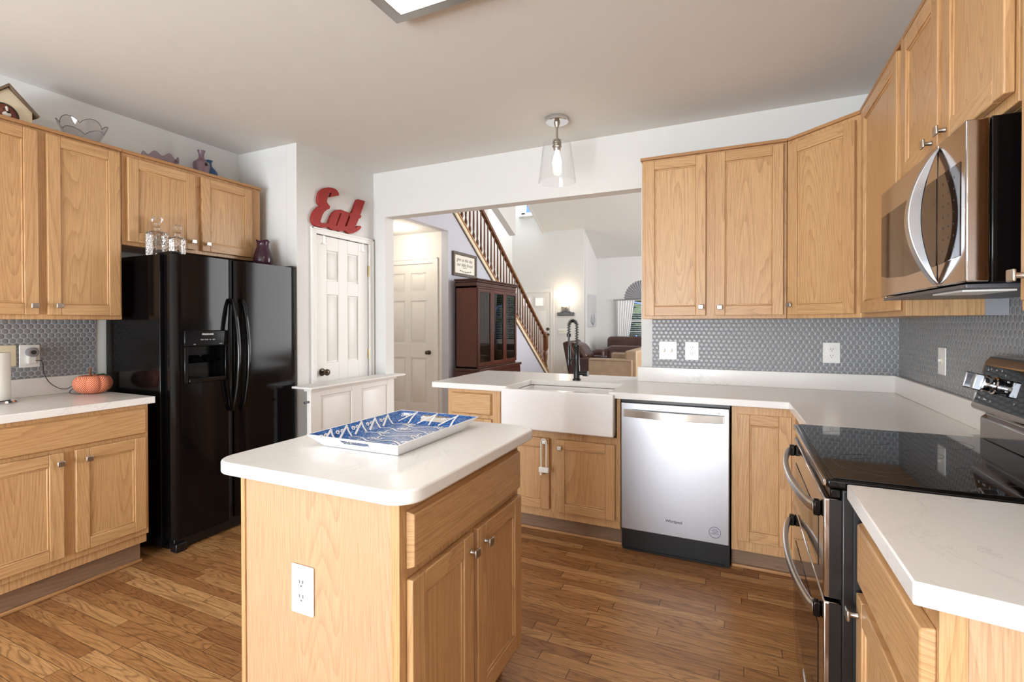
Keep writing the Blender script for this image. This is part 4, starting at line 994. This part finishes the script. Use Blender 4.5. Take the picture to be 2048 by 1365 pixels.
for i in range(4): wallside(i, i in (0, 2))
# white scroll-work lying on the lining
def on_floor(x, y): return Vector((x, y, z0+0.0068))
mb = MB()
def band(P, w_, nrm_):
    P = [Vector(p) for p in P]; vs = []
    for k in range(len(P)):
        d_ = (P[min(k+1, len(P)-1)]-P[max(k-1, 0)]).normalized(); s_ = d_.cross(nrm_).normalized()*w_/2
        vs += [P[k]-s_, P[k]+s_, P[k]-s_+nrm_*0.0005, P[k]+s_+nrm_*0.0005]
    fs = []
    for k in range(len(P)-1):
        a = k*4; b = a+4
        fs += [(a, a+1, b+1, b), (a+2, b+2, b+3, a+3), (a, b, b+2, a+2), (a+1, a+3, b+3, b+1)]
    mb.add(vs, fs)
Z = Vector((0, 0, 1))
def scroll(base, U_, V_, nrm_, size, w_, hand=1):
    P = []
    for k in range(22):
        t = k/21; r = size*(1-0.72*t); a = t*PI*2.6
        P.append(base+U_*hand*(size-r*math.cos(a))+V_*(r*math.sin(a)))
    band(P, w_, nrm_)
x0_, x1_, y0_, y1_ = inset(bi, 0.008)
for r in range(5):
    yy = y0_+(y1_-y0_)*(r+0.15)/4.6
    P = [on_floor(x0_+(x1_-x0_)*k/30, min(y1_, yy+0.016*math.sin(k/30*PI*4))) for k in range(31)]; band(P, 0.0055, Z)
    for q in range(2):
        xx = x0_+(x1_-x0_)*(0.22+0.5*q+(0.12 if r % 2 else 0)); b_ = on_floor(xx, min(y1_-.02, yy+0.02))
        scroll(b_, Vector((1, 0, 0)), Vector((0, 1, 0)), Z, 0.016, 0.004, 1); scroll(b_, Vector((-1, 0, 0)), Vector((0, 1, 0)), Z, 0.014, 0.004, 1)
        band([on_floor(xx+0.004*math.sin(k), min(y1_, yy+0.075*k/6)) for k in range(7)], 0.005, Z)
def side_scrolls(i, n):
    j = (i+1) % 4; a0, a1, b0, b1 = B0[i], B0[j], B1[i], B1[j]
    U_ = (a1-a0).normalized(); V_ = ((b0+b1)/2-(a0+a1)/2).normalized(); N_ = U_.cross(V_).normalized()
    cen = Vector((-1.07, 1.39, 1.2));
    if N_.dot(cen-a0) < 0: N_ = -N_
    off = N_*0.0012; Lh = ((b0+b1)/2-(a0+a1)/2).length
    for k in range(n):
        s_ = (k+0.5)/n; p0 = a0.lerp(a1, s_)+off
        band([p0, p0+V_*Lh*0.5+U_*0.004, p0+V_*Lh*0.96], 0.007, N_)
        band([p0+V_*Lh*0.9, p0+V_*Lh*0.45+U_*0.03, p0+V_*0.003+U_*0.055], 0.007, N_)
        for q in (0.030, 0.052): scroll(p0+V_*Lh*0.55+U_*(q-0.010), U_, V_, N_, 0.0095, 0.0035, 1)
side_scrolls(3, 5); side_scrolls(2, 3); side_scrolls(1, 5)
mb.build('scroll_pattern', 'tray_white', tr, smooth=False)

# ---------------------------------------------------------------- ceiling lights
fx = thing('ceiling_light', (-0.8, 1.40, ZC), 'rectangular ceiling light with brushed steel frame and bright diffuser', 'light')
fx0, fx1, fy0, fy1 = -1.325, -0.12, 0.98, 1.712
mb = MB(); o_ = ring4((fx0, fx1, fy0, fy1), ZC-0.001); m1 = ring4((fx0+0.004, fx1-0.004, fy0+0.004, fy1-0.004), ZC-0.045); i_ = ring4((fx0+0.085, fx1-0.085, fy0+0.085, fy1-0.085), ZC-0.075); k_ = ring4((fx0+0.085, fx1-0.085, fy0+0.085, fy1-0.085), ZC-0.001)
vs = o_+m1+i_+k_; fs = []
for a in range(4):
    b = (a+1) % 4
    for l in range(4): fs.append((l*4+a, l*4+b, ((l+1) % 4)*4+b, ((l+1) % 4)*4+a))
mb.add(vs, fs); mb.build('frame', 'fixture_steel', fx, bevel=0.002)
MB().box(fx0+0.086, fx1-0.086, fy0+0.086, fy1-0.086, ZC-0.060, ZC-0.055).build('diffuser', 'diffuser_glow', fx)
pd = thing('pendant_light', (-1.06, 3.013, ZC), 'clear glass semi-flush ceiling light with polished nickel stem above the peninsula', 'light')
pc = (-1.06, 3.013, 0)
MB().lathe((-1.06, 3.013, ZC-0.028), [(0.001, 0), (0.070, 0), (0.073, 0.003), (0.073, 0.028), (0.001, 0.028)], 40).build('canopy', 'chrome', pd)
MB().lathe((-1.06, 3.013, 2.485), [(0.001, -0.01), (0.026, -0.01), (0.026, 0.004), (0.020, 0.014), (0.007, 0.018), (0.007, 0.09), (0.012, 0.092), (0.020, 0.118), (0.022, 0.124), (0.001, 0.124)], 24).build('stem', 'brushed_nickel', pd)
MB().lathe((-1.06, 3.013, 2.425), [(0.001, 0), (0.020, 0), (0.024, 0.010), (0.024, 0.022), (0.030, 0.026), (0.030, 0.034), (0.024, 0.040), (0.030, 0.046), (0.030, 0.052), (0.001, 0.052)], 24).build('socket', 'brushed_nickel', pd)
MB().lathe((-1.06, 3.013, 2.225), [(0.119, 0.0), (0.088, 0.245), (0.024, 0.249), (0.024, 0.251), (0.0895, 0.248), (0.1205, 0.0015), (0.1215, -0.001), (0.119, -0.0015)], 56, close=True).build('shade', 'clear_glass', pd)
MB().lathe((-1.06, 3.013, 2.310), [(0.001, 0), (0.016, 0.004), (0.027, 0.022), (0.029, 0.042), (0.024, 0.07), (0.014, 0.10), (0.013, 0.116), (0.001, 0.117)], 24).build('bulb', 'bulb_glow', pd)
rl = thing('recessed_light', (-3.83, 4.83, 2.49), 'small recessed ceiling light glowing in the hallway', 'light')
MB().lathe((-3.83, 4.83, 2.483), [(0.07, 0), (0.10, 0), (0.10, 0.007), (0.07, 0.007)], 28, close=True).build('trim_ring', 'trim_white', rl)
MB().lathe((-3.83, 4.83, 2.486), [(0.001, 0), (0.07, 0), (0.07, 0.003), (0.001, 0.003)], 28).build('lens', 'downlight_glow', rl)
def point(name, loc, power, col, r=0.03):
    d = bpy.data.lights.new(name, 'POINT'); d.energy = power; d.color = col; d.shadow_soft_size = r
    o = bpy.data.objects.new(name, d); COL.objects.link(o); o.location = loc; return o
point('hall_glow', (-3.83, 4.83, 2.35), 14, (1, 0.9, 0.76), 0.06)
point('sconce_glow_lamp', (-3.93, 11.60, 1.95), 8, (1, 0.85, 0.62), 0.08)

# ---------------------------------------------------------------- Eat sign
K_ = 0.08794
def ray_yz(x, y, X):  # photo pixel -> (Y, Z) on the plane X
    u_ = 610+x*K_; v_ = 360+y*K_
    q = r2*(u_-1024)/981.72-u2*(v_-654.56)/981.72+fw; t = X/q.x
    return (q.y*t, 1.313+q.z*t)
EO = [(780,350),(765,290),(735,240),(690,205),(620,180),(540,170),(460,180),(390,215),(345,260),(320,320),(305,400),(300,470),(310,520),(335,560),(365,590),(300,620),(240,680),(200,740),(170,830),(165,900),(180,970),(215,1020),(260,1050),(330,1070),(410,1085),(480,1080),(540,1075),(580,1110),(640,1140),(740,1145),(800,1170),(900,1155),(930,1160),(970,1205),(1030,1225),(1100,1215),(1180,1175),(1250,1125),(1280,1085),(1270,1052),(1250,1040),(1220,1045),(1180,1080),(1130,1105),(1230,880),(1260,875),(1285,825),(1260,795),(1365,495),(1350,480),(1210,440),(1180,470),(1075,755),(1040,758),(1018,785),(1015,815),(1042,840),(960,1050),(905,1065),(1002,800),(1010,748),(900,710),(860,690),(800,675),(720,685),(650,740),(600,820),(560,930),(540,980),(480,990),(380,980),(355,955),(360,920),(400,800),(440,730),(500,680),(560,655),(575,605),(530,550),(500,500),(510,440),(550,320),(570,300),(600,290),(620,320),(600,350),(585,390)]
EH = [(800,760),(838,762),(732,1045),(702,1045)]
XS = -2.903
es = curve_mesh('letter_sign', [[ray_yz(a, b, XS) for a, b in EO], [ray_yz(a, b, XS) for a, b in EH]], FXP(XS), -0.024, 0, 'red_paint')
tag(es, 'red script "Eat" letter sign on the wall above the pantry door', 'sign')

# ---------------------------------------------------------------- dining side: staircase
st = thing('staircase', (-3.9, 7.2, 0), 'oak and white staircase rising behind the lilac wall', 'staircase')
zs = lambda y: 0.34+(8.87-y)*0.713
mb = MB(); NS = 13
for i in range(NS):
    y = 8.80-i*0.262; zt = 0.187*(i+1)
    mb.box(-4.39, -3.452, y-0.262, y, max(0, zt-0.26), zt)
mb.build('steps', 'carpet_beige', st, bevel=0.01)
pr_ = [(8.90, zs(8.90)-0.045), (8.90, zs(8.90)+0.02), (4.62, zs(4.62)+0.02), (4.62, zs(4.62)-0.045)]
MB().fprism(FXP(-3.325), pr_, 0, 0.018).build('stringer', 'dog_cream', st, bevel=0.003)
MB().fprism(FXP(-3.335), [(8.90, zs(8.90)+0.02), (8.90, zs(8.90)+0.045), (4.62, zs(4.62)+0.045), (4.62, zs(4.62)+0.02)], -0.09, 0.04).build('shoe_rail', 'oak_moulding', st, bevel=0.003)
zr = lambda y: 1.075+(8.87-y)*0.735
hr = [(8.84, zr(8.84)), (4.62, zr(4.62))]
mb = MB().fprism(FXP(-3.36), [(8.84, zr(8.84)-0.065), (8.84, zr(8.84)), (4.62, zr(4.62)), (4.62, zr(4.62)-0.065)], -0.03, 0.03)
mb.build('handrail', 'stair_oak', st, bevel=0.014, seg=3)
nb = 38
for i in range(nb):
    y = 8.74-i*0.108; za = zs(y)+0.045; zb = zr(y)-0.06; H = zb-za
    MB().lathe((-3.36, y, za), [(0.016, 0), (0.016, 0.10*H), (0.010, 0.12*H), (0.020, 0.16*H), (0.022, 0.20*H), (0.013, 0.26*H), (0.010, 0.29*H), (0.014, 0.31*H), (0.015, 0.36*H), (0.011, 0.75*H), (0.010, H)], 10).build('baluster', 'stair_oak', st)
nw = MB().box(-3.405, -3.315, 8.83, 8.92, 0, 0.42).lathe((-3.36, 8.875, 0.42), [(0.045, 0), (0.030, 0.03), (0.040, 0.06), (0.026, 0.12), (0.036, 0.24), (0.040, 0.30), (0.028, 0.36), (0.040, 0.38), (0.045, 0.40)], 20).box(-3.402, -3.318, 8.833, 8.917, 0.82, 1.06).lathe((-3.36, 8.875, 1.06), [(0.052, 0), (0.052, 0.015), (0.028, 0.025), (0.040, 0.045), (0.036, 0.075), (0.001, 0.088)], 20)
nw.build('newel_post', 'stair_oak', st, bevel=0.004)

# framed wall sign
sg = thing('framed_sign', (-3.34, 5.74, 2.1), 'grey wood framed script sign on the lilac wall above the china cabinet', 'sign')
F = FXP(-3.34)
a, b, c_, d_ = 5.425, 6.045, 1.935, 2.250
mb = MB()
for q in ((a, b, c_, c_+0.038), (a, b, d_-0.038, d_)): mb.fb(F, q[0], q[1], q[2], q[3], 0.001, 0.03)
for q in ((a, a+0.038), (b-0.038, b)): mb.fb(F, q[0], q[1], c_+0.038, d_-0.038, 0.001, 0.03)
mb.build('frame', 'grey_barnwood', sg, bevel=0.003)
MB().fb(F, a+0.03, b-0.03, c_+0.03, d_-0.03, 0.001, 0.012).build('panel', 'sign_paper', sg)
text('lettering', 'give us this day\nour daily bread', F, 5.735, 2.135, 0.0125, 0.068, 'text_dark', sg, shear=0.3)
mb = MB().tube([F.p(5.68, 2.055, 0.013), F.p(5.73, 2.050, 0.013), F.p(5.79, 2.055, 0.013)], 0.0025, 6)
for k in range(7):
    u = 5.60+0.045*k; zz = 2.012-0.012*math.sin(PI*k/6)
    mb.tube([F.p(u, zz, 0.013), F.p(u+0.02, zz-0.008, 0.013), F.p(u+0.04, zz, 0.013)], 0.002, 6).tube([F.p(u+0.02, zz-0.008, 0.013), F.p(u+0.024, zz+0.010, 0.013)], 0.003, 6)
mb.build('flourish', 'text_dark', sg)

# china cabinet
cc = thing('china_cabinet', (-3.15, 6.0, 0), 'mahogany china cabinet with glass doors against the lilac wall', 'cabinet')
xa, xb = -3.285, -2.975; ya, yb = 5.42, 6.60
mb = MB().box(xa, xb, ya, ya+0.02, 0.74, 1.80).box(xa, xb, yb-0.02, yb, 0.74, 1.80).box(xa, xa+0.015, ya, yb, 0.74, 1.80).box(xa, xb, ya, yb, 1.76, 1.80).box(xa, xb, ya, yb, 0.74, 0.76)
mb.build('hutch_body', 'mahogany_vertical', cc, bevel=0.002)
for z in (1.10, 1.43): MB().box(xa+0.016, xb-0.03, ya+0.021, yb-0.021, z, z+0.008).build('shelf', 'clear_glass', cc)
MB().box(xa-0.01, xb+0.010, ya-0.010, yb+0.010, 1.785, 1.835).box(xa, xb+0.025, ya-0.025, yb+0.025, 1.835, 1.858).box(xa, xb+0.038, ya-0.038, yb+0.038, 1.858, 1.878).build('cornice', 'mahogany_horizontal', cc, bevel=0.005)
F = FXP(xb)
for i, (u0, u1) in enumerate(((ya+0.005, ya+0.39), (ya+0.395, yb-0.395), (yb-0.39, yb-0.005))):
    mb = MB(); s_ = 0.045
    mb.fb(F, u0, u0+s_, 0.765, 1.755, 0.001, 0.022).fb(F, u1-s_, u1, 0.765, 1.755, 0.001, 0.022).fb(F, u0+s_, u1-s_, 0.765, 0.765+s_, 0.001, 0.022).fb(F, u0+s_, u1-s_, 1.755-s_, 1.755, 0.001, 0.022)
    dr = mb.build('glass_door', 'mahogany_vertical', cc, bevel=0.003)
    MB().fb(F, u0+s_, u1-s_, 0.765+s_, 1.755-s_, 0.008, 0.011).build('pane', 'cabinet_glass', dr)
    if i == 0: MB().lathe(F.p(u1-0.02, 1.24, 0.022), [(0.001, 0), (0.006, 0), (0.009, 0.012), (0.001, 0.016)], 12, F.N).build('knob', 'dark_bronze', dr)
MB().box(xa, -2.895, ya-0.05, yb+0.05, 0.705, 0.74).build('buffet_top', 'mahogany_horizontal', cc, bevel=0.005)
MB().box(xa, -2.91, ya-0.03, yb+0.03, 0.08, 0.705).box(xa, -2.90, ya-0.04, yb+0.04, 0, 0.08).build('buffet_body', 'mahogany_vertical', cc, bevel=0.004)
F = FXP(-2.91)
for i in range(3):
    u0 = ya-0.01+i*0.405; dr = MB().frus(F, u0, u0+0.385, 0.565, 0.69, 0.001, 0.016, 0.008).build('drawer', 'mahogany_horizontal', cc)
    MB().tube([F.p(u0+0.15, 0.63, 0.016), F.p(u0+0.15, 0.62, 0.03), F.p(u0+0.235, 0.62, 0.03), F.p(u0+0.235, 0.63, 0.016)], 0.004, 8).build('pull', 'dark_bronze', dr)
    MB().frus(F, u0, u0+0.385, 0.11, 0.55, 0.001, 0.016, 0.015).build('door', 'mahogany_vertical', cc)

# ---------------------------------------------------------------- far wall decorations
sc = thing('wall_sconce', (-3.93, 11.80, 1.75), 'lit wall sconce beside the front door', 'light')
F = FY(11.80)
MB().fb(F, -4.03, -3.83, 1.60, 1.76, 0.001, 0.02).fb(F, -3.96, -3.90, 1.68, 1.74, 0.02, 0.10).build('bracket', 'brushed_nickel', sc, bevel=0.005)
MB().lathe((-3.93, 11.68, 1.73), [(0.06, 0), (0.09, 0.20), (0.086, 0.20), (0.056, 0.004)], 24, close=True).lathe((-3.93, 11.68, 1.73), [(0.001, 0), (0.056, 0), (0.056, 0.004), (0.001, 0.004)], 24).build('shade', 'sconce_glow', sc)
cr = MB(); F = FY(11.795)
cr.fb(F, -4.14, -3.70, 1.50, 1.525, 0, 0.02)
for i in range(9):
    x = -4.12+i*0.05; h = 0.05+0.10*math.exp(-((i-4)/1.7)**2)
    P = []
    for k in range(13):
        t = k/12*PI; P.append(F.p(x+0.022*math.cos(t), 1.53+h*math.sin(t), 0.01))
    cr.tube(P, 0.009, 6)
    cr.lathe(F.p(x, 1.53+h*0.55, 0), [(0.001, 0), (0.014, 0), (0.014, 0.015), (0.001, 0.015)], 10, F.N)
cr.fprism(F, [(-3.935, 1.66), (-3.92, 1.70), (-3.905, 1.66)], 0, 0.015)
tag(cr.build('crown_ornament', 'pewter'), 'grey metal scrollwork crown ornament on the wall below the sconce', 'ornament')
sw = thing('light_switch', (-4.0, 11.8, 1.11), 'wide four-gang white switch plate beside the front door', 'switch')
MB().fb(F, -4.13, -3.88, 1.045, 1.17, 0, 0.006).build('cover_plate', 'plastic_white', sw, bevel=0.003)
for i in range(4): MB().fb(F, -4.10+i*0.058, -4.08+i*0.058, 1.09, 1.125, 0.006, 0.018).build('toggle', 'plastic_cream', sw)
so = thing('wall_socket', (-3.95, 11.8, 0.3), 'small white socket low on the far wall below the switch plate', 'socket')
MB().fb(F, -3.98, -3.90, 0.10, 0.22, 0, 0.006).build('cover_plate', 'plastic_white', so, bevel=0.003)
cv = thing('canvas_picture', (-3.449, 12.5, 1.6), 'tall pale canvas picture with grey plant drawing on the side wall', 'picture')
F = FXP(-3.447)
MB().fb(F, 12.12, 12.83, 1.22, 2.05, 0.0, 0.035).build('canvas', 'canvas_print', cv, bevel=0.003)
mb = MB()
for i in range(7):
    u = 12.25+0.07*i; mb.tube(smooth_path([F.p(12.5, 1.25, 0.037), F.p(u, 1.36, 0.037), F.p(u+0.03*math.sin(i*2), 1.42+0.05*(i % 3), 0.037)], 6), 0.006, 5)
    mb.lathe(F.p(u+0.03*math.sin(i*2), 1.44+0.05*(i % 3), 0.035), [(0.001, 0), (0.022, 0), (0.022, 0.002), (0.001, 0.002)], 8, F.N)
mb.build('drawing', 'arch_shade_grey', cv)

# ---------------------------------------------------------------- living room windows
def window_unit(nm, x0, x1, z0, z1, arch_r=None):
    F = FY(13.0); mb = MB(); t_ = 0.045
    mb.fb(F, x0, x0+t_, z0, z1, -0.08, 0.0).fb(F, x1-t_, x1, z0, z1, -0.08, 0).fb(F, x0, x1, z0, z0+t_, -0.08, 0.03).fb(F, x0, x1, z1-t_, z1, -0.08, 0).fb(F, x0, x1, (z0+z1)/2-0.02, (z0+z1)/2+0.02, -0.07, -0.03)
    cx = (x0+x1)/2; mb.fb(F, cx-0.01, cx+0.01, z0, z1, -0.06, -0.045)
    for z in (z0+(z1-z0)*0.25, z0+(z1-z0)*0.75): mb.fb(F, x0, x1, z-0.01, z+0.01, -0.06, -0.045)
    if arch_r:
        P = [F.p(cx+arch_r*math.cos(PI*k/24), z1+arch_r*math.sin(PI*k/24), -0.02) for k in range(25)]; mb.tube(P, 0.03, 8)
    wn = struct(mb, nm, 'trim_white', bevel=0.003)
    MB().fb(F, x0+t_, x1-t_, z0+t_, z1-t_, -0.056, -0.052).build('pane', 'window_glass', wn)
    return wn
window_unit('window_3', -2.73, -1.73, 0.80, 1.94, 0.50)
window_unit('window_4', -0.25, 0.65, 0.80, 2.20)
F = FY(13.0)
fan = MB(); n = 20
for k in range(n):
    a0, a1 = PI*k/n, PI*(k+1)/n; am = (a0+a1)/2
    c0 = F.p(-2.23, 1.95, 0.0); r = 0.485
    fan.add([c0, F.p(-2.23+r*math.cos(a0), 1.95+r*math.sin(a0), -0.012), F.p(-2.23+r*math.cos(am), 1.95+r*math.sin(am), 0.018), F.p(-2.23+r*math.cos(a1), 1.95+r*math.sin(a1), -0.012)], [(0, 1, 2), (0, 2, 3)])
    fan.add([c0+Vector((0, 0.004, 0)), F.p(-2.23+r*math.cos(a0), 1.95+r*math.sin(a0), -0.016), F.p(-2.23+r*math.cos(am), 1.95+r*math.sin(am), 0.014), F.p(-2.23+r*math.cos(a1), 1.95+r*math.sin(a1), -0.016)], [(0, 2, 1), (0, 3, 2)])
tag(fan.build('pleated_arch_shade', 'arch_shade_grey', smooth=False), 'grey pleated fan shade filling the half-round window', 'shade')
def blinds(x0, x1, z0, z1, label):
    b = thing('window_blind', ((x0+x1)/2, 12.96, z1), label, 'blind')
    mb = MB(); n = int((z1-z0)/0.05)
    for k in range(n):
        z = z1-0.03-k*0.05; mb.hexa([(x0, 12.975, z+0.004), (x1, 12.975, z+0.004), (x1, 12.945, z-0.006), (x0, 12.945, z-0.006), (x0, 12.975, z+0.007), (x1, 12.975, z+0.007), (x1, 12.945, z-0.003), (x0, 12.945, z-0.003)])
    mb.build('slats', 'blind_white', b, smooth=False); MB().box(x0, x1, 12.94, 12.985, z1-0.03, z1).build('head_rail', 'blind_white', b)
blinds(-2.68, -1.78, 0.86, 1.93, 'white horizontal blind in the arched window')
blinds(-0.2, 0.6, 0.86, 2.18, 'white horizontal blind in the square window reflected by the china cabinet')
def curtain(x0, x1, xb0, xb1, z1, z0, label):
    mb = MB(); NX = 48; NZ = 12; vs = []
    for th in (0, 0.004):
        for j in range(NZ+1):
            t = j/NZ
            for i in range(NX+1):
                s_ = i/NX; a = x0+(x1-x0)*s_; b = xb0+(xb1-xb0)*s_
                vs.append((a+(b-a)*t, 12.88+0.025*math.sin(s_*PI*14)-th, z1+(z0-z1)*t))
    W_ = NX+1; fs = []; off = W_*(NZ+1)
    for j in range(NZ):
        for i in range(NX):
            q = j*W_+i; fs += [(q, q+1, q+W_+1, q+W_), (off+q, off+q+W_, off+q+W_+1, off+q+1)]
    mb.add(vs, fs); return tag(mb.build('curtain', 'curtain_white'), label, 'curtain')
curtain(-2.88, -2.42, -2.86, -2.62, 1.90, 0.55, 'sheer white curtain on the left of the arched window')
curtain(-1.98, -1.5, -1.8, -1.5, 1.90, 0.55, 'sheer white curtain on the right of the arched window')
curtain(-0.55, -0.15, -0.55, -0.30, 2.25, 0.3, 'sheer white curtain on the left of the square window')
curtain(0.45, 0.9, 0.6, 0.9, 2.25, 0.3, 'sheer white curtain on the right of the square window')
rd = thing('curtain_rod', (-2.2, 12.88, 1.92), 'slim metal curtain rod across the arched window', 'rod')
MB().tube([(-2.92, 12.88, 1.92), (-1.45, 12.88, 1.92)], 0.012, 10).ball((-2.94, 12.88, 1.92), 0.028).ball((-1.43, 12.88, 1.92), 0.028).build('pole', 'brushed_nickel', rd)
MB().tube([(-2.86, 12.88, 1.92), (-2.86, 12.99, 1.92)], 0.01, 8).tube([(-1.50, 12.88, 1.92), (-1.50, 12.99, 1.92)], 0.01, 8).build('bracket', 'brushed_nickel', rd)
# garden hedge outside
hg = MB(); random.seed(3)
for i in range(240):
    c0 = Vector((random.uniform(-6, 3), 16+random.uniform(-0.6, 1.0), random.uniform(0.36, 2.6))); r = random.uniform(0.18, 0.42)
    hg.ball(c0, r, r*random.uniform(.7, 1.1), r*random.uniform(.6, 1), 8)
tag(hg.build('hedge', 'hedge_leaves', smooth=False), 'green hedge outside beyond the arched window', 'hedge')['kind'] = 'stuff'
tag(MB().box(-12, 12, 13.2, 40, -0.3, -0.12).build('lawn', 'leaf_green'), 'lawn outside the living room window', 'lawn')['kind'] = 'stuff'

# ---------------------------------------------------------------- living room seating
def cushion(mb, x0, x1, y0, y1, z0, z1, m=0): return mb.box(x0, x1, y0, y1, z0, z1, m)
def soft(mb, name, mat, parent, bev=0.06): return mb.build(name, mat, parent, bevel=bev, seg=4)
# recliner, seen from its side, facing right
rc = thing('recliner_chair', (-2.8, 9.7, 0), 'dark brown leather recliner leaning back, behind the kitchen tap', 'chair')
ya, yb = 9.25, 10.05
def slab(P, a, b): return MB().prism([(x, a, z) for x, z in P], [(x, b, z) for x, z in P])
soft(slab([(-3.15, 0.93), (-3.02, 0.97), (-2.78, 0.48), (-2.92, 0.14), (-3.0, 0.14)], ya, yb), 'backrest', 'brown_leather', rc, 0.03)
soft(slab([(-3.02, 0.94), (-2.84, 0.90), (-2.66, 0.66), (-2.76, 0.54)], ya+0.12, yb-0.12), 'back_cushion', 'brown_leather', rc, 0.06)
for y in (ya, yb-0.16): soft(MB().box(-2.90, -2.52, y, y+0.16, 0.12, 0.64), 'armrest', 'brown_leather', rc, 0.05)
soft(MB().box(-2.86, -2.50, ya+0.16, yb-0.16, 0.15, 0.50), 'seat', 'brown_leather', rc, 0.05)
MB().box(-2.90, -2.54, ya+0.04, yb-0.04, 0.0, 0.12).build('base', 'black_matte', rc)
# tan tufted loveseat
ts = thing('tufted_loveseat', (-1.9, 7.9, 0), 'tan leather tufted loveseat with nailhead arm, right behind the peninsula', 'sofa')
y0_, y1_ = 7.30, 8.95
soft(MB().box(-2.07, -1.40, y0_, y0_+0.14, 0.10, 0.775), 'armrest', 'tan_leather', ts, 0.025)
soft(MB().box(-2.07, -1.40, y1_-0.14, y1_, 0.10, 0.775), 'armrest', 'tan_leather', ts, 0.025)
soft(MB().box(-1.52, -1.34, y0_+0.02, y1_-0.02, 0.10, 0.90), 'backrest', 'tan_leather', ts, 0.03)
soft(MB().box(-2.05, -1.50, y0_+0.14, y1_-0.14, 0.12, 0.46), 'seat', 'tan_leather', ts, 0.04)
nh = MB()
for k in range(26): nh.ball((-2.05+k*0.025, y0_-0.002, 0.745), 0.006, seg=6)
nh.build('nailheads', 'dark_bronze', ts)['kind'] = 'stuff'
tb = MB()
for r in range(3):
    for k in range(9): tb.ball((-1.522, y0_+0.28+k*0.15+(0.075 if r % 2 else 0), 0.84-r*0.11), 0.012, seg=8)
tb.build('tufting_buttons', 'tan_leather', ts)
for x in (-2.02, -1.42):
    for y in (y0_+0.06, y1_-0.06): MB().lathe((x, y, 0), [(0.015, 0), (0.025, 0.10)], 12).build('leg', 'mahogany_vertical', ts)
# brown leather sofa under the window
bs = thing('leather_sofa', (-2.0, 11.6, 0), 'plump dark brown leather sofa below the arched window', 'sofa')
soft(MB().box(-2.95, -0.9, 11.3, 12.2, 0.12, 0.48), 'seat', 'brown_leather', bs, 0.06)
soft(MB().box(-2.95, -0.9, 12.05, 12.45, 0.30, 0.98), 'backrest', 'brown_leather', bs, 0.10)
for x in (-3.12, -1.0): soft(MB().box(x, x+0.32, 11.25, 12.35, 0.12, 0.70), 'armrest', 'brown_leather', bs, 0.08)
MB().box(-3.05, -0.75, 11.32, 12.4, 0.0, 0.12).build('base', 'black_matte', bs)
b2 = thing('leather_sofa', (-1.5, 10.1, 0), 'brown leather sofa with rounded top seen over the tan loveseat', 'sofa')
soft(MB().box(-2.38, -0.4, 9.65, 9.95, 0.12, 0.86), 'backrest', 'brown_leather', b2, 0.10)
soft(MB().box(-2.30, -0.5, 9.9, 10.5, 0.12, 0.48), 'seat', 'brown_leather', b2, 0.05)
for x in (-2.42, -0.6): soft(MB().box(x, x+0.28, 9.7, 10.55, 0.12, 0.66), 'armrest', 'brown_leather', b2, 0.07)
MB().box(-2.35, -0.4, 9.72, 10.5, 0, 0.12).build('base', 'black_matte', b2)
ct = thing('coffee_table', (-2.84, 10.85, 0), 'low round dark-topped table between recliner and sofas', 'table')
MB().lathe((-2.84, 10.85, 0.55), [(0.001, 0), (0.25, 0), (0.26, 0.012), (0.25, 0.025), (0.001, 0.025)], 40).build('tabletop', 'table_dark', ct)
MB().lathe((-2.84, 10.85, 0), [(0.16, 0), (0.16, 0.02), (0.04, 0.05), (0.03, 0.3), (0.05, 0.53), (0.12, 0.55)], 24).build('pedestal', 'mahogany_vertical', ct)

# ---------------------------------------------------------------- kinds that repeat share a group
GR = {'wall_cabinet': 'oak wall cabinets of the kitchen', 'base_cabinet': 'oak base cabinets of the kitchen', 'wall_socket': 'white wall sockets', 'light_switch': 'white light switch plates',
      'countertop': 'white quartz worktops', 'curtain': 'sheer white living room curtains', 'window_blind': 'white living room blinds', 'leather_sofa': 'brown leather sofas in the living room'}
for o in list(bpy.data.objects):
    if o.parent is None and 'label' in o and 'group' not in o:
        b = o.name.split('.')[0]
        if b in GR: o['group'] = GR[b]
